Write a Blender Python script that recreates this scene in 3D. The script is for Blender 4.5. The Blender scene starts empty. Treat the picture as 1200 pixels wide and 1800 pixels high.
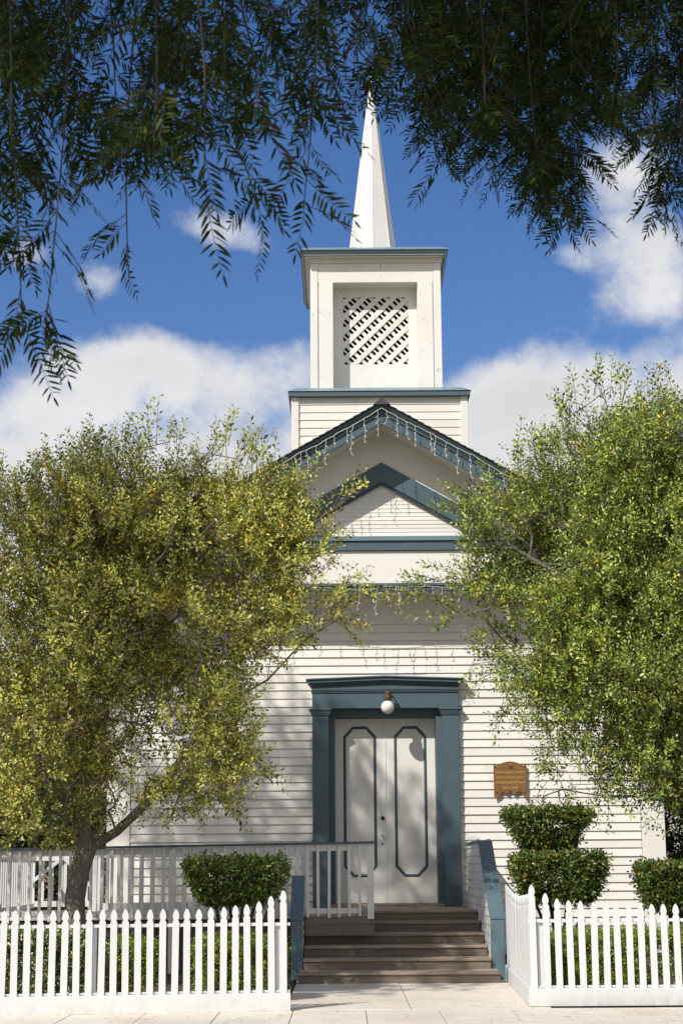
import bpy, math, random
import numpy as np
from mathutils import Vector, Matrix
random.seed(7); RNG = np.random.default_rng(11)
scn = bpy.context.scene
col = scn.collection
R = math.radians

# ------------------------------------------------------------------ camera
H = 1.65
FPX = 3040.0                       # focal length in pixels of an 1800 px high picture
PITCH = math.atan(621 / FPX); ROLL = R(0.4)
fwd = Vector((0, math.cos(PITCH), math.sin(PITCH)))
up0 = Vector((0, -math.sin(PITCH), math.cos(PITCH))); rt0 = Vector((1, 0, 0))
rt = rt0 * math.cos(ROLL) - up0 * math.sin(ROLL)
up = up0 * math.cos(ROLL) + rt0 * math.sin(ROLL)
cd = bpy.data.cameras.new('camera'); cam = bpy.data.objects.new('camera', cd); col.objects.link(cam)
cam.matrix_world = Matrix(((rt.x, up.x, -fwd.x, 0), (rt.y, up.y, -fwd.y, 0), (rt.z, up.z, -fwd.z, H), (0, 0, 0, 1)))
cd.sensor_fit = 'VERTICAL'; cd.sensor_height = 36.0; cd.sensor_width = 24.0
cd.lens = FPX / 1800 * 36.0
cd.clip_start = 0.1; cd.clip_end = 3000
cd.dof.use_dof = True; cd.dof.focus_distance = 29.0; cd.dof.aperture_fstop = 11.0
scn.camera = cam

def at(px, py, Y):
    """point on the vertical plane y = Y seen at that spot of the survey photograph"""
    d = fwd + rt * ((px - 600) / FPX) + up * ((900 - py) / FPX)
    t = Y / d.y
    return Vector((d.x * t, Y, H + d.z * t))

# ------------------------------------------------------------------ sun and sky
SUN_TO = Vector((0.73, 0.90, -1.0)).normalized()       # direction the light travels
ELEV = math.asin(-SUN_TO.z)
sd = bpy.data.lights.new('sun', 'SUN'); sd.energy = 4.3; sd.angle = R(0.53); sd.color = (1.0, 0.95, 0.875)
sun = bpy.data.objects.new('sun', sd); col.objects.link(sun)
sun.rotation_euler = SUN_TO.to_track_quat('-Z', 'Y').to_euler()
sun.location = (-20, -20, 30)
scn.view_settings.view_transform = 'Standard'; scn.view_settings.look = 'None'
scn.view_settings.exposure = 0.02; scn.view_settings.gamma = 1.0
scn.render.engine = 'CYCLES'
scn.cycles.max_bounces = 6; scn.cycles.diffuse_bounces = 3; scn.cycles.glossy_bounces = 2
scn.cycles.transmission_bounces = 3; scn.cycles.transparent_max_bounces = 6

world = bpy.data.worlds.new("World"); scn.world = world; world.use_nodes = True
def make_sky():
    nt = world.node_tree; N = nt.nodes; L = nt.links; N.clear()
    def math_(op, a, b=None, c=None, clamp=False):
        n = N.new('ShaderNodeMath'); n.operation = op; n.use_clamp = clamp
        for i, v in enumerate((a, b, c)):
            if v is None: continue
            if isinstance(v, (int, float)): n.inputs[i].default_value = v
            else: L.new(v, n.inputs[i])
        return n.outputs[0]
    def sstep(v, lo, hi):
        n = N.new('ShaderNodeMapRange'); n.interpolation_type = 'SMOOTHSTEP'
        L.new(v, n.inputs[0]); n.inputs[1].default_value = lo; n.inputs[2].default_value = hi
        return n.outputs[0]
    out = N.new('ShaderNodeOutputWorld'); bg = N.new('ShaderNodeBackground'); bg.inputs[1].default_value = 0.15
    sky = N.new('ShaderNodeTexSky'); sky.sky_type = 'NISHITA'; sky.sun_disc = False
    sky.sun_elevation = ELEV; sky.sun_rotation = math.atan2(-SUN_TO.x, -SUN_TO.y)
    sky.air_density = 1.0; sky.dust_density = 0.35; sky.ozone_density = 2.2; sky.altitude = 100
    tc = N.new('ShaderNodeTexCoord'); sx = N.new('ShaderNodeSeparateXYZ'); L.new(tc.outputs['Generated'], sx.inputs[0])
    X, Y, Z = sx.outputs
    ay = math_('MAXIMUM', math_('ABSOLUTE', Y), 0.15)
    u = math_('DIVIDE', X, ay); v = math_('DIVIDE', Z, ay)
    def noise(scale, detail, rough, off=0.0, sxy=(1, 1, 1)):
        mp = N.new('ShaderNodeMapping'); L.new(tc.outputs['Generated'], mp.inputs[0])
        mp.inputs['Location'].default_value = (off, off * .7, off * .3); mp.inputs['Scale'].default_value = sxy
        n = N.new('ShaderNodeTexNoise'); L.new(mp.outputs[0], n.inputs['Vector'])
        n.inputs['Scale'].default_value = scale; n.inputs['Detail'].default_value = detail; n.inputs['Roughness'].default_value = rough
        return n.outputs[0]
    hs_ = N.new('ShaderNodeHueSaturation'); hs_.inputs['Saturation'].default_value = 1.27; hs_.inputs['Value'].default_value = 0.70
    L.new(sky.outputs[0], hs_.inputs['Color'])
    n1 = noise(9, 9, .62, 3.1); n2 = noise(26, 8, .6, 7.7); n3 = noise(4.5, 5, .55, 1.3, (1, 1, 1.6))
    # ragged edge signal
    rag = math_('ADD', math_('MULTIPLY', math_('SUBTRACT', n1, .5), 2.2), math_('MULTIPLY', math_('SUBTRACT', n2, .5), 1.5))
    def blob(px, py, rx, ry, amp):
        p = at(px, py, 1.0); u0 = p.x; v0 = p.z - H
        a = math_('MULTIPLY', math_('SUBTRACT', u, u0), FPX / rx); b = math_('MULTIPLY', math_('SUBTRACT', v, v0), FPX / ry / 1.08)
        r2 = math_('ADD', math_('MULTIPLY', a, a), math_('MULTIPLY', b, b))
        e = math_('POWER', 2.718, math_('MULTIPLY', r2, -.8))
        return math_('MULTIPLY', e, amp)
    # the low bank of cumulus: grows below about 17 degrees
    vb = at(600, 705, 1.0).z - H
    bank = math_('MULTIPLY', math_('SUBTRACT', vb, v), 24.0)
    bank = math_('MINIMUM', bank, 1.2)
    bank = math_('MAXIMUM', bank, -.95)
    S = bank
    for b in ((235, 625, 150, 60, 1.1), (370, 650, 110, 80, .8), (520, 615, 90, 75, 1.0), (990, 640, 150, 85, 1.3), (860, 700, 120, 60, .8),
              (60, 705, 130, 60, .8), (1190, 690, 110, 60, .5), (385, 395, 110, 55, 1.42), (180, 497, 60, 45, 1.3), (470, 440, 60, 30, .9), (40, 450, 80, 35, 1.1),
              (1095, 310, 125, 105, 1.95), (1170, 430, 100, 60, 1.4), (1140, 520, 100, 50, 1.4), (1010, 450, 90, 40, 1.2), (1230, 600, 80, 50, .9),
              (80, 610, 120, 40, .5), (1050, 60, 260, 90, .7), (640, 30, 200, 70, .3)):
        S = math_('ADD', S, blob(*b))
    S = math_('ADD', S, 0.0)
    # outside the photographed part of the sky: scattered fair-weather clouds at the sides
    far = sstep(math_('ABSOLUTE', u), .28, .6)
    S = math_('ADD', S, math_('MULTIPLY', far, math_('MULTIPLY', math_('SUBTRACT', n3, .35), 3.0)))
    beh_fill = sstep(math_('MULTIPLY', Y, -1.0), -.1, .35)  # unseen bright clouds behind the camera, added to lift the ambient light
    S = math_('ADD', S, math_('MULTIPLY', beh_fill, math_('MULTIPLY', math_('SUBTRACT', n3, .30), 9.0)))
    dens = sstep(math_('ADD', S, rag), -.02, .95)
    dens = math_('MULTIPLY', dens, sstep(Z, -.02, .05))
    # cloud brightness: bright ragged tops, greyer flat bodies
    body = math_('ADD', math_('MULTIPLY', sstep(n3, .3, .7), .20), .78)
    cr = N.new('ShaderNodeMix'); cr.data_type = 'RGBA'
    L.new(sstep(math_('ADD', S, math_('MULTIPLY', rag, .6)), .5, 2.4), cr.inputs['Factor'])
    cr.inputs['A'].default_value = (6.2, 6.15, 6.15, 1); cr.inputs['B'].default_value = (4.6, 4.6, 4.7, 1)
    mul = N.new('ShaderNodeVectorMath'); mul.operation = 'SCALE'; L.new(cr.outputs['Result'], mul.inputs[0]); L.new(body, mul.inputs['Scale'])
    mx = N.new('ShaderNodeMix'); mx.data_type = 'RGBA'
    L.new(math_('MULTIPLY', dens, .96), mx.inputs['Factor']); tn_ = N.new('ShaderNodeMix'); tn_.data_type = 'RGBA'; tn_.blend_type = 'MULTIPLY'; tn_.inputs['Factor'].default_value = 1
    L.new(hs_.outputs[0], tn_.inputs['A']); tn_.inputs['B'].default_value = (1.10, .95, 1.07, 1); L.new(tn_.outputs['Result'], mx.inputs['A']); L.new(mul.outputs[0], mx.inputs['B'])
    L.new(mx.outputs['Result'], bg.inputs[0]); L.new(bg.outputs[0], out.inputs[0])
make_sky()

# ------------------------------------------------------------------ materials
MAT = {}
def nodes_of(name):
    m = bpy.data.materials.new(name); m.use_nodes = True; MAT[name] = m
    nt = m.node_tree; b = nt.nodes['Principled BSDF']
    return m, nt, nt.nodes, nt.links, b
def tex(N, L, scale, detail=6, rough=.6, stretch=(1, 1, 1), vec='Object'):
    tc = N.new('ShaderNodeTexCoord'); mp = N.new('ShaderNodeMapping'); mp.inputs['Scale'].default_value = stretch
    geo = N.new('ShaderNodeNewGeometry')
    L.new(geo.outputs['Position'] if vec == 'World' else tc.outputs['Object'], mp.inputs[0])
    n = N.new('ShaderNodeTexNoise'); L.new(mp.outputs[0], n.inputs['Vector'])
    n.inputs['Scale'].default_value = scale; n.inputs['Detail'].default_value = detail; n.inputs['Roughness'].default_value = rough
    return n.outputs[0]
def ramp(N, L, v, lo, hi):
    n = N.new('ShaderNodeMapRange'); L.new(v, n.inputs[0]); n.inputs[1].default_value = lo; n.inputs[2].default_value = hi
    return n.outputs[0]
def mixc(N, L, f, a, b):
    m = N.new('ShaderNodeMix'); m.data_type = 'RGBA'
    if isinstance(f, float): m.inputs['Factor'].default_value = f
    else: L.new(f, m.inputs['Factor'])
    for k, v in (('A', a), ('B', b)):
        if isinstance(v, tuple): m.inputs[k].default_value = (*v, 1)
        else: L.new(v, m.inputs[k])
    return m.outputs['Result']
def bump(N, L, b, h, strength, dist=.01):
    bp = N.new('ShaderNodeBump'); bp.inputs['Strength'].default_value = strength; bp.inputs['Distance'].default_value = dist
    L.new(h, bp.inputs['Height']); L.new(bp.outputs[0], b.inputs['Normal'])
def paint(name, base, second, dirt=None, dirt_lo=.62, dirt_hi=.75, rough=.55, grain=(1, 1, 14), dscale=7, tint=False, dirt_amt=.7):
    m, nt, N, L, b = nodes_of(name)
    big = tex(N, L, .9, 5, .6, (1, 1, 1), 'World'); c = mixc(N, L, ramp(N, L, big, .3, .7), base, second)
    if tint:
        a = N.new('ShaderNodeAttribute'); a.attribute_name = 'tint'
        mm = N.new('ShaderNodeMix'); mm.data_type = 'RGBA'; mm.blend_type = 'MULTIPLY'; mm.inputs['Factor'].default_value = 1
        L.new(c, mm.inputs['A']); L.new(a.outputs['Color'], mm.inputs['B']); c = mm.outputs['Result']
    if dirt:
        d = tex(N, L, dscale, 10, .72, (1, 1, 1), 'World')
        d = ramp(N, L, d, dirt_lo, dirt_hi)
        mu = N.new('ShaderNodeMath'); mu.operation = 'MULTIPLY'; mu.use_clamp = True; L.new(d, mu.inputs[0]); mu.inputs[1].default_value = dirt_amt
        c = mixc(N, L, mu.outputs[0], c, dirt)
    L.new(c, b.inputs['Base Color']); b.inputs['Roughness'].default_value = rough
    g = tex(N, L, 9, 6, .65, grain, 'World'); bump(N, L, b, g, .25, .006)
    return m
W1 = (.82, .805, .765); W2 = (.77, .755, .715)
paint('siding_paint', W1, W2, (.46, .40, .31), .60, .78, tint=True, grain=(1, 1, 16), dscale=5)
paint('trim_paint', (.83, .81, .765), (.79, .765, .715), (.40, .33, .25), .66, .78, grain=(14, 1, 1.5), dscale=8)
paint('weathered_paint', (.79, .775, .735), (.72, .70, .655), (.30, .26, .20), .60, .70, grain=(12, 1, 1.5), dscale=11, tint=True)
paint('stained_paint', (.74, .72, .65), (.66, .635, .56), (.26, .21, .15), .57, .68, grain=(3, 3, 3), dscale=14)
paint('fence_paint', (.70, .71, .715), (.66, .67, .675), (.46, .42, .35), .63, .76, grain=(16, 16, 1.2), dscale=14, rough=.5)
def splash(name, z0, z1, c_, amt):
    nt = MAT[name].node_tree; N = nt.nodes; L = nt.links; b = N['Principled BSDF']; old = b.inputs['Base Color'].links[0].from_socket
    g_ = N.new('ShaderNodeNewGeometry'); sx = N.new('ShaderNodeSeparateXYZ'); L.new(g_.outputs['Position'], sx.inputs[0])
    h = ramp(N, L, sx.outputs[2], z1, z0); n = tex(N, L, 13, 9, .75, (1, 1, .35), 'World'); m_ = N.new('ShaderNodeMath'); m_.operation = 'MULTIPLY'; m_.use_clamp = True
    L.new(h, m_.inputs[0]); L.new(ramp(N, L, n, .42, .66), m_.inputs[1]); m2 = N.new('ShaderNodeMath'); m2.operation = 'MULTIPLY'; L.new(m_.outputs[0], m2.inputs[0]); m2.inputs[1].default_value = amt
    L.new(mixc(N, L, m2.outputs[0], old, c_), b.inputs['Base Color'])
splash('fence_paint', -.02, .20, (.42, .37, .29), .55)
paint('rail_paint', (.80, .79, .765), (.74, .73, .70), (.42, .38, .32), .64, .76, grain=(16, 16, 1.2), dscale=9)
paint('door_paint', (.80, .78, .745), (.765, .745, .71), (.5, .46, .40), .68, .8, grain=(16, 1, 1.2), dscale=6, rough=.42)
paint('blue_paint', (.078, .122, .148), (.066, .106, .130), (.19, .23, .25), .60, .75, grain=(2, 2, 9), dscale=7, rough=.5)
paint('cap_paint', (.118, .180, .215), (.10, .155, .19), (.25, .28, .29), .58, .75, grain=(9, 9, 2), dscale=7, rough=.5)
paint('flashing_paint', (.20, .30, .34), (.16, .25, .29), (.45, .48, .47), .56, .72, grain=(9, 2, 2), dscale=9, rough=.4)
paint('deep_blue_paint', (.042, .072, .088), (.034, .06, .075), (.10, .13, .14), .62, .8, grain=(2, 2, 9), rough=.5)
paint('brown_stain', (.055, .042, .03), (.08, .06, .045), None)
def wood(name, c1, c2, c3, stretch):
    m, nt, N, L, b = nodes_of(name)
    a = tex(N, L, 3.2, 9, .7, stretch, 'World'); d = tex(N, L, 1.2, 5, .6, (1, 1, 2.5), 'World')
    c = mixc(N, L, ramp(N, L, a, .32, .68), c1, c2); c = mixc(N, L, ramp(N, L, d, .42, .72), c, c3)
    at_ = N.new('ShaderNodeAttribute'); at_.attribute_name = 'tint'
    mm = N.new('ShaderNodeMix'); mm.data_type = 'RGBA'; mm.blend_type = 'MULTIPLY'; mm.inputs['Factor'].default_value = 1
    L.new(c, mm.inputs['A']); L.new(at_.outputs['Color'], mm.inputs['B'])
    L.new(mm.outputs['Result'], b.inputs['Base Color']); b.inputs['Roughness'].default_value = .8
    bump(N, L, b, a, .6, .01)
wood('step_wood', (.13, .10, .076), (.56, .46, .36), (.34, .27, .205), (.7, 9, 26))
wood('skirt_wood', (.10, .09, .08), (.17, .155, .14), (.12, .105, .09), (8, 8, .6))
wood('shingle', (.028, .026, .026), (.085, .08, .076), (.05, .045, .04), (4, 1.5, 4))
wood('bark', (.075, .062, .05), (.46, .40, .33), (.26, .22, .18), (14, 14, 2.2))
MAT['bark'].node_tree.nodes['Bump'].inputs['Distance'].default_value = .06; MAT['bark'].node_tree.nodes['Bump'].inputs['Strength'].default_value = 1.0
wood('dark_bark', (.03, .024, .02), (.085, .07, .058), (.05, .04, .035), (9, 9, 2))

def leafmat(name, trans=.3, rough=.42, spec=.35):
    m, nt, N, L, b = nodes_of(name)
    a = N.new('ShaderNodeAttribute'); a.attribute_name = 'tint'
    L.new(a.outputs['Color'], b.inputs['Base Color']); b.inputs['Roughness'].default_value = rough
    b.inputs['Specular IOR Level'].default_value = spec
    t = N.new('ShaderNodeBsdfTranslucent'); g = N.new('ShaderNodeMix'); g.data_type = 'RGBA'; g.blend_type = 'MULTIPLY'; g.inputs['Factor'].default_value = 1
    L.new(a.outputs['Color'], g.inputs['A']); g.inputs['B'].default_value = (1.25, 1.2, .55, 1); L.new(g.outputs['Result'], t.inputs[0])
    mx = N.new('ShaderNodeMixShader'); mx.inputs[0].default_value = trans
    o = nt.nodes['Material Output']; L.new(b.outputs[0], mx.inputs[1]); L.new(t.outputs[0], mx.inputs[2]); L.new(mx.outputs[0], o.inputs[0])
leafmat('small_leaves', .28, .38, .5)
leafmat('pepper_leaves', .20, .6, .12)
leafmat('hedge_leaves', .20, .30, .5)

def simple(name, c, rough=.5, metal=0., noise=None, nscale=10, spec=.5):
    m, nt, N, L, b = nodes_of(name)
    b.inputs['Roughness'].default_value = rough; b.inputs['Metallic'].default_value = metal; b.inputs['Specular IOR Level'].default_value = spec
    if noise: L.new(mixc(N, L, ramp(N, L, tex(N, L, nscale, 8, .65, (1, 1, 1), 'World'), .3, .7), c, noise), b.inputs['Base Color'])
    else: b.inputs['Base Color'].default_value = (*c, 1)
    return m
simple('rusty_metal', (.15, .062, .022), .8, .05, (.30, .15, .05), 26)
simple('gilt_letters', (.80, .55, .18), .6, 0., (.50, .32, .09), 60)
simple('dark_bronze', (.09, .06, .045), .5, .3, (.16, .10, .07), 60)
simple('frosted_glass', (.84, .83, .78), .18, 0., (.76, .75, .70), 5)
simple('black_metal', (.02, .018, .016), .4, .5)
simple('white_ceramic', (.8, .79, .75), .2)
simple('string_wire', (.74, .70, .60), .5)
simple('dark_inside', (.012, .012, .012), .9)
simple('soil', (.06, .045, .032), .95, 0., (.11, .085, .06), 14)
simple('grass_green', (.28, .25, .16), .9, 0., (.34, .30, .20), 6)
simple('asphalt', (.30, .275, .235), .9, 0., (.36, .33, .285), 30)
simple('stucco', (.42, .31, .20), .9, 0., (.36, .26, .17), 5)
simple('roof_tile', (.25, .13, .08), .9, 0., (.16, .09, .06), 9)
simple('joint_dirt', (.10, .085, .065), .95)
m, nt, N, L, b = nodes_of('concrete')
a = tex(N, L, 2.2, 8, .65, (1, 1, 1), 'World'); f = tex(N, L, 60, 4, .7, (1, 1, 1), 'World'); s = tex(N, L, .7, 3, .5, (1, 1, 1), 'World')
c = mixc(N, L, ramp(N, L, a, .3, .7), (.66, .60, .51), (.74, .69, .60)); c = mixc(N, L, ramp(N, L, s, .5, .75), c, (.60, .53, .43))
c = mixc(N, L, ramp(N, L, f, .62, .8), c, (.42, .38, .32))
st_ = tex(N, L, 5.5, 9, .75, (1, 1, 1), 'World'); c = mixc(N, L, ramp(N, L, st_, .58, .72), c, (.50, .44, .35))
vo = N.new('ShaderNodeTexVoronoi'); vo.feature = 'DISTANCE_TO_EDGE'; vo.inputs['Scale'].default_value = .55
wp = N.new('ShaderNodeNewGeometry'); wv = N.new('ShaderNodeVectorMath'); wv.operation = 'ADD'; wn = N.new('ShaderNodeTexNoise'); wn.inputs['Scale'].default_value = 2.5
L.new(wp.outputs['Position'], wn.inputs['Vector']); L.new(wp.outputs['Position'], wv.inputs[0]); L.new(wn.outputs['Color'], wv.inputs[1]); L.new(wv.outputs[0], vo.inputs['Vector'])
c = mixc(N, L, ramp(N, L, vo.outputs[0], .004, .0), c, (.22, .19, .15))
L.new(c, b.inputs['Base Color']); b.inputs['Roughness'].default_value = .85; bump(N, L, b, f, .3, .004)

# ------------------------------------------------------------------ object helpers
def tag(o, label=None, cat=None, group=None, kind=None):
    if label: o['label'] = label
    if cat: o['category'] = cat
    if group: o['group'] = group
    if kind: o['kind'] = kind
    return o
def empty(name, loc, label, cat, group=None):
    o = bpy.data.objects.new(name, None); o.location = loc; o.empty_display_size = .3; col.objects.link(o)
    return tag(o, label, cat, group)
def wloc(o):
    v = Vector((0, 0, 0))
    while o is not None: v = v + o.location; o = o.parent
    return v
class MB:
    def __init__(s): s.v = []; s.f = []; s.t = []; s.ch = []
    def add(s, vs, fs, tint=None):
        n = len(s.v); s.ch.append((n, len(s.f))); s.v += [tuple(p) for p in vs]; s.f += [tuple(i + n for i in f) for f in fs]
        s.t += [tint if tint else (1, 1, 1)] * len(vs)
    def box(s, x0, x1, y0, y1, z0, z1, tint=None, bev=0):
        if bev <= 0:
            s.add([(x0, y0, z0), (x1, y0, z0), (x1, y1, z0), (x0, y1, z0), (x0, y0, z1), (x1, y0, z1), (x1, y1, z1), (x0, y1, z1)],
                  [(0, 3, 2, 1), (4, 5, 6, 7), (0, 1, 5, 4), (1, 2, 6, 5), (2, 3, 7, 6), (3, 0, 4, 7)], tint)
        else:
            b = bev; vs = []; 
            for z, i in ((z0, b), (z0 + b, 0), (z1 - b, 0), (z1, b)):
                vs += [(x0 + i + (b if not i else 0), y0 + i, z), (x1 - i - (b if not i else 0), y0 + i, z), (x1 - i, y0 + i + (b if not i else 0), z), (x1 - i, y1 - i - (b if not i else 0), z),
                       (x1 - i - (b if not i else 0), y1 - i, z), (x0 + i + (b if not i else 0), y1 - i, z), (x0 + i, y1 - i - (b if not i else 0), z), (x0 + i, y0 + i + (b if not i else 0), z)]
            fs = [tuple(range(7, -1, -1)), tuple(range(24, 32))]
            for r in range(3):
                for k in range(8): fs.append((r * 8 + k, r * 8 + (k + 1) % 8, r * 8 + 8 + (k + 1) % 8, r * 8 + 8 + k))
            s.add(vs, fs, tint)
    def prism(s, poly, y0, y1, tint=None):              # outline in x,z (counter-clockwise seen from the front), thickness along y
        n = len(poly)
        s.add([(x, y0, z) for x, z in poly] + [(x, y1, z) for x, z in poly],
              [tuple(range(n)), tuple(range(2 * n - 1, n - 1, -1))] + [(i, i + n, (i + 1) % n + n, (i + 1) % n) for i in range(n)], tint)
    def prismx(s, poly, x0, x1, tint=None):             # outline in y,z, thickness along x
        n = len(poly)
        s.add([(x0, y, z) for y, z in poly] + [(x1, y, z) for y, z in poly],
              [tuple(range(n - 1, -1, -1)), tuple(range(n, 2 * n))] + [(i, (i + 1) % n, (i + 1) % n + n, i + n) for i in range(n)], tint)
    def tube(s, pts, rad, n=6, tint=None, cap=True):
        pts = [Vector(p) for p in pts]; rad = rad if hasattr(rad, '__len__') else [rad] * len(pts)
        vs = []; fs = []; a = None
        for i, p in enumerate(pts):
            d = (pts[min(i + 1, len(pts) - 1)] - pts[max(i - 1, 0)])
            d = d.normalized() if d.length > 1e-9 else Vector((0, 0, 1))
            if a is None: a = d.orthogonal().normalized()
            else:
                a = a - d * a.dot(d); a = a.normalized() if a.length > 1e-6 else d.orthogonal().normalized()
            b = d.cross(a)
            for k in range(n):
                t = 2 * math.pi * k / n; vs.append(p + (a * math.cos(t) + b * math.sin(t)) * rad[i])
        for i in range(len(pts) - 1):
            for k in range(n): fs.append((i * n + k, i * n + (k + 1) % n, (i + 1) * n + (k + 1) % n, (i + 1) * n + k))
        if cap: fs += [tuple(range(n - 1, -1, -1)), tuple(range((len(pts) - 1) * n, len(pts) * n))]
        s.add(vs, fs, tint)
    def lathe(s, prof, c, n=24, tint=None):             # prof: (radius, z) rows, axis vertical through c
        vs = []; fs = []
        for r, z in prof:
            for k in range(n):
                t = 2 * math.pi * k / n; vs.append((c[0] + r * math.cos(t), c[1] + r * math.sin(t), c[2] + z))
        for i in range(len(prof) - 1):
            for k in range(n): fs.append((i * n + k, i * n + (k + 1) % n, (i + 1) * n + (k + 1) % n, (i + 1) * n + k))
        fs += [tuple(range(n - 1, -1, -1)), tuple(range((len(prof) - 1) * n, len(prof) * n))]
        s.add(vs, fs, tint)
    def each(s, name, mat, parent=None, **kw):          # every added piece becomes an object of its own
        out = []; ch = s.ch + [(len(s.v), len(s.f))]
        for (a, fa), (b_, fb) in zip(ch[:-1], ch[1:]):
            q = MB(); q.v = s.v[a:b_]; q.t = s.t[a:b_]; q.f = [tuple(i - a for i in f) for f in s.f[fa:fb]]; out.append(q.build(name, mat, parent, **kw))
        return out
    def build(s, name, mat, parent=None, origin=(0, 0, 0), smooth=False, bevel=0):
        o0 = wloc(parent) if parent is not None else Vector(origin)
        me = bpy.data.meshes.new(name)
        me.from_pydata([(x - o0.x, y - o0.y, z - o0.z) for x, y, z in s.v], [], s.f); me.update()
        a = me.attributes.new('tint', 'FLOAT_COLOR', 'POINT')
        a.data.foreach_set('color', np.array([(*t, 1.0) for t in s.t], 'f').ravel())
        me.materials.append(MAT[mat])
        if smooth: me.polygons.foreach_set('use_smooth', [True] * len(me.polygons))
        o = bpy.data.objects.new(name, me); col.objects.link(o)
        if parent is not None: o.parent = parent
        else: o.location = o0
        if bevel:
            md = o.modifiers.new('bevel', 'BEVEL'); md.width = bevel; md.segments = 1; md.limit_method = 'ANGLE'
        return o

def npmesh(name, V, F, C, mat, parent=None, origin=(0, 0, 0)):
    """V (n,3); F list of (m,k) index arrays; C (n,3)"""
    o0 = np.array(wloc(parent) if parent is not None else origin, 'f')
    me = bpy.data.meshes.new(name)
    V = (V - o0).astype('f'); me.vertices.add(len(V)); me.vertices.foreach_set('co', V.ravel())
    loops = np.concatenate([f.ravel() for f in F]).astype('i')
    tot = np.concatenate([np.full(len(f), f.shape[1]) for f in F]).astype('i')
    st = np.concatenate([[0], np.cumsum(tot)[:-1]]).astype('i')
    me.loops.add(len(loops)); me.loops.foreach_set('vertex_index', loops)
    me.polygons.add(len(tot)); me.polygons.foreach_set('loop_start', st)
    me.update(calc_edges=True)
    a = me.attributes.new('tint', 'FLOAT_COLOR', 'POINT')
    a.data.foreach_set('color', np.hstack([C, np.ones((len(C), 1))]).astype('f').ravel())
    me.materials.append(MAT[mat])
    o = bpy.data.objects.new(name, me); col.objects.link(o)
    if parent is not None: o.parent = parent
    else: o.location = [float(q) for q in o0]
    return o

# ------------------------------------------------------------------ foliage helpers
def unit(a): return a / np.maximum(np.linalg.norm(a, axis=-1, keepdims=True), 1e-9)
def frames(D):
    z = unit(D); h = RNG.normal(size=z.shape); x = unit(np.cross(h, z)); y = np.cross(z, x)
    return np.stack([x, y, z], axis=-1)                    # columns
class Tmpl:
    def __init__(s): s.v = []; s.t = []; s.q = []; s.c = []; s.n = 0
    def leaf4(s, p, d, nrm, L, W, c):                      # small folded leaf, 2 triangles
        d = d / np.linalg.norm(d); sd_ = np.cross(d, nrm); sd_ /= max(np.linalg.norm(sd_), 1e-6); u_ = np.cross(sd_, d)
        n = s.n; s.v += [p, p + d * L * .5 + sd_ * W / 2 + u_ * W * .18, p + d * L - u_ * W * .1, p + d * L * .5 - sd_ * W / 2 + u_ * W * .18]
        s.t += [(n, n + 1, n + 2), (n, n + 2, n + 3)]; s.c += [c] * 4; s.n += 4
    def leaf6(s, p, d, nrm, L, W, c, droop=.15):           # lance-shaped leaflet, bent
        d = d / np.linalg.norm(d); sd_ = np.cross(d, nrm); sd_ /= max(np.linalg.norm(sd_), 1e-6); g = np.array((0, 0, 1.)) * droop * L
        n = s.n; a = p + d * L * .3 + g * .1; b_ = p + d * L * .68 + g * .5
        s.v += [p, a + sd_ * W / 2, a - sd_ * W / 2, b_ + sd_ * W * .42, b_ - sd_ * W * .42, p + d * L + g]
        s.t += [(n, n + 1, n + 2), (n + 3, n + 5, n + 4)]; s.q += [(n + 1, n + 3, n + 4, n + 2)]; s.c += [c] * 6; s.n += 6
    def stick(s, p, q, r, c):
        d = q - p; d = d / np.linalg.norm(d); a = np.cross(d, (.3, .5, .8)); a /= np.linalg.norm(a); b_ = np.cross(d, a)
        n = s.n
        for base, rr in ((p, r), (q, r * .6)):
            for k in range(3):
                t = 2.094 * k; s.v.append(base + (a * math.cos(t) + b_ * math.sin(t)) * rr)
        s.q += [(n + k, n + (k + 1) % 3, n + 3 + (k + 1) % 3, n + 3 + k) for k in range(3)]; s.c += [c] * 6; s.n += 6
    def done(s):
        s.v = np.array(s.v); s.c = np.array(s.c); s.t = np.array(s.t, int).reshape(-1, 3); s.q = np.array(s.q, int).reshape(-1, 4)
        return s
def scatter(name, tmpls, P, D, S, tint, mat, parent, origin=(0, 0, 0)):
    Vs = []; Cs = []; T = []; Q = []; off = 0
    idx = RNG.integers(0, len(tmpls), len(P)); Fm = frames(D)
    for k, t in enumerate(tmpls):
        m = np.where(idx == k)[0]
        if not len(m): continue
        v = np.einsum('mij,vj->mvi', Fm[m], t.v) * S[m][:, None, None] + P[m][:, None, :]
        c = t.c[None] * tint[m][:, None, :]
        nv = len(t.v); o = off + np.arange(len(m))[:, None, None] * nv
        if len(t.t): T.append((t.t[None] + o).reshape(-1, 3))
        if len(t.q): Q.append((t.q[None] + o).reshape(-1, 4))
        Vs.append(v.reshape(-1, 3)); Cs.append(c.reshape(-1, 3)); off += nv * len(m)
    F = ([np.concatenate(T)] if T else []) + ([np.concatenate(Q)] if Q else [])
    return npmesh(name, np.concatenate(Vs), F, np.clip(np.concatenate(Cs), 0, 1), mat, parent, origin)
PH = RNG.uniform(0, 6.28, (12, 3)); FR = RNG.normal(size=(12, 3))
def lump(P, scale=1.0):
    """smooth pseudo-noise in about [-1,1] for clumps and gaps"""
    r = np.zeros(len(P))
    for k in range(12): r += np.sin((P @ (FR[k] * (1.2 + .35 * k))) * scale + PH[k, 0]) / (1 + .25 * k)
    return r / 4.2

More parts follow.
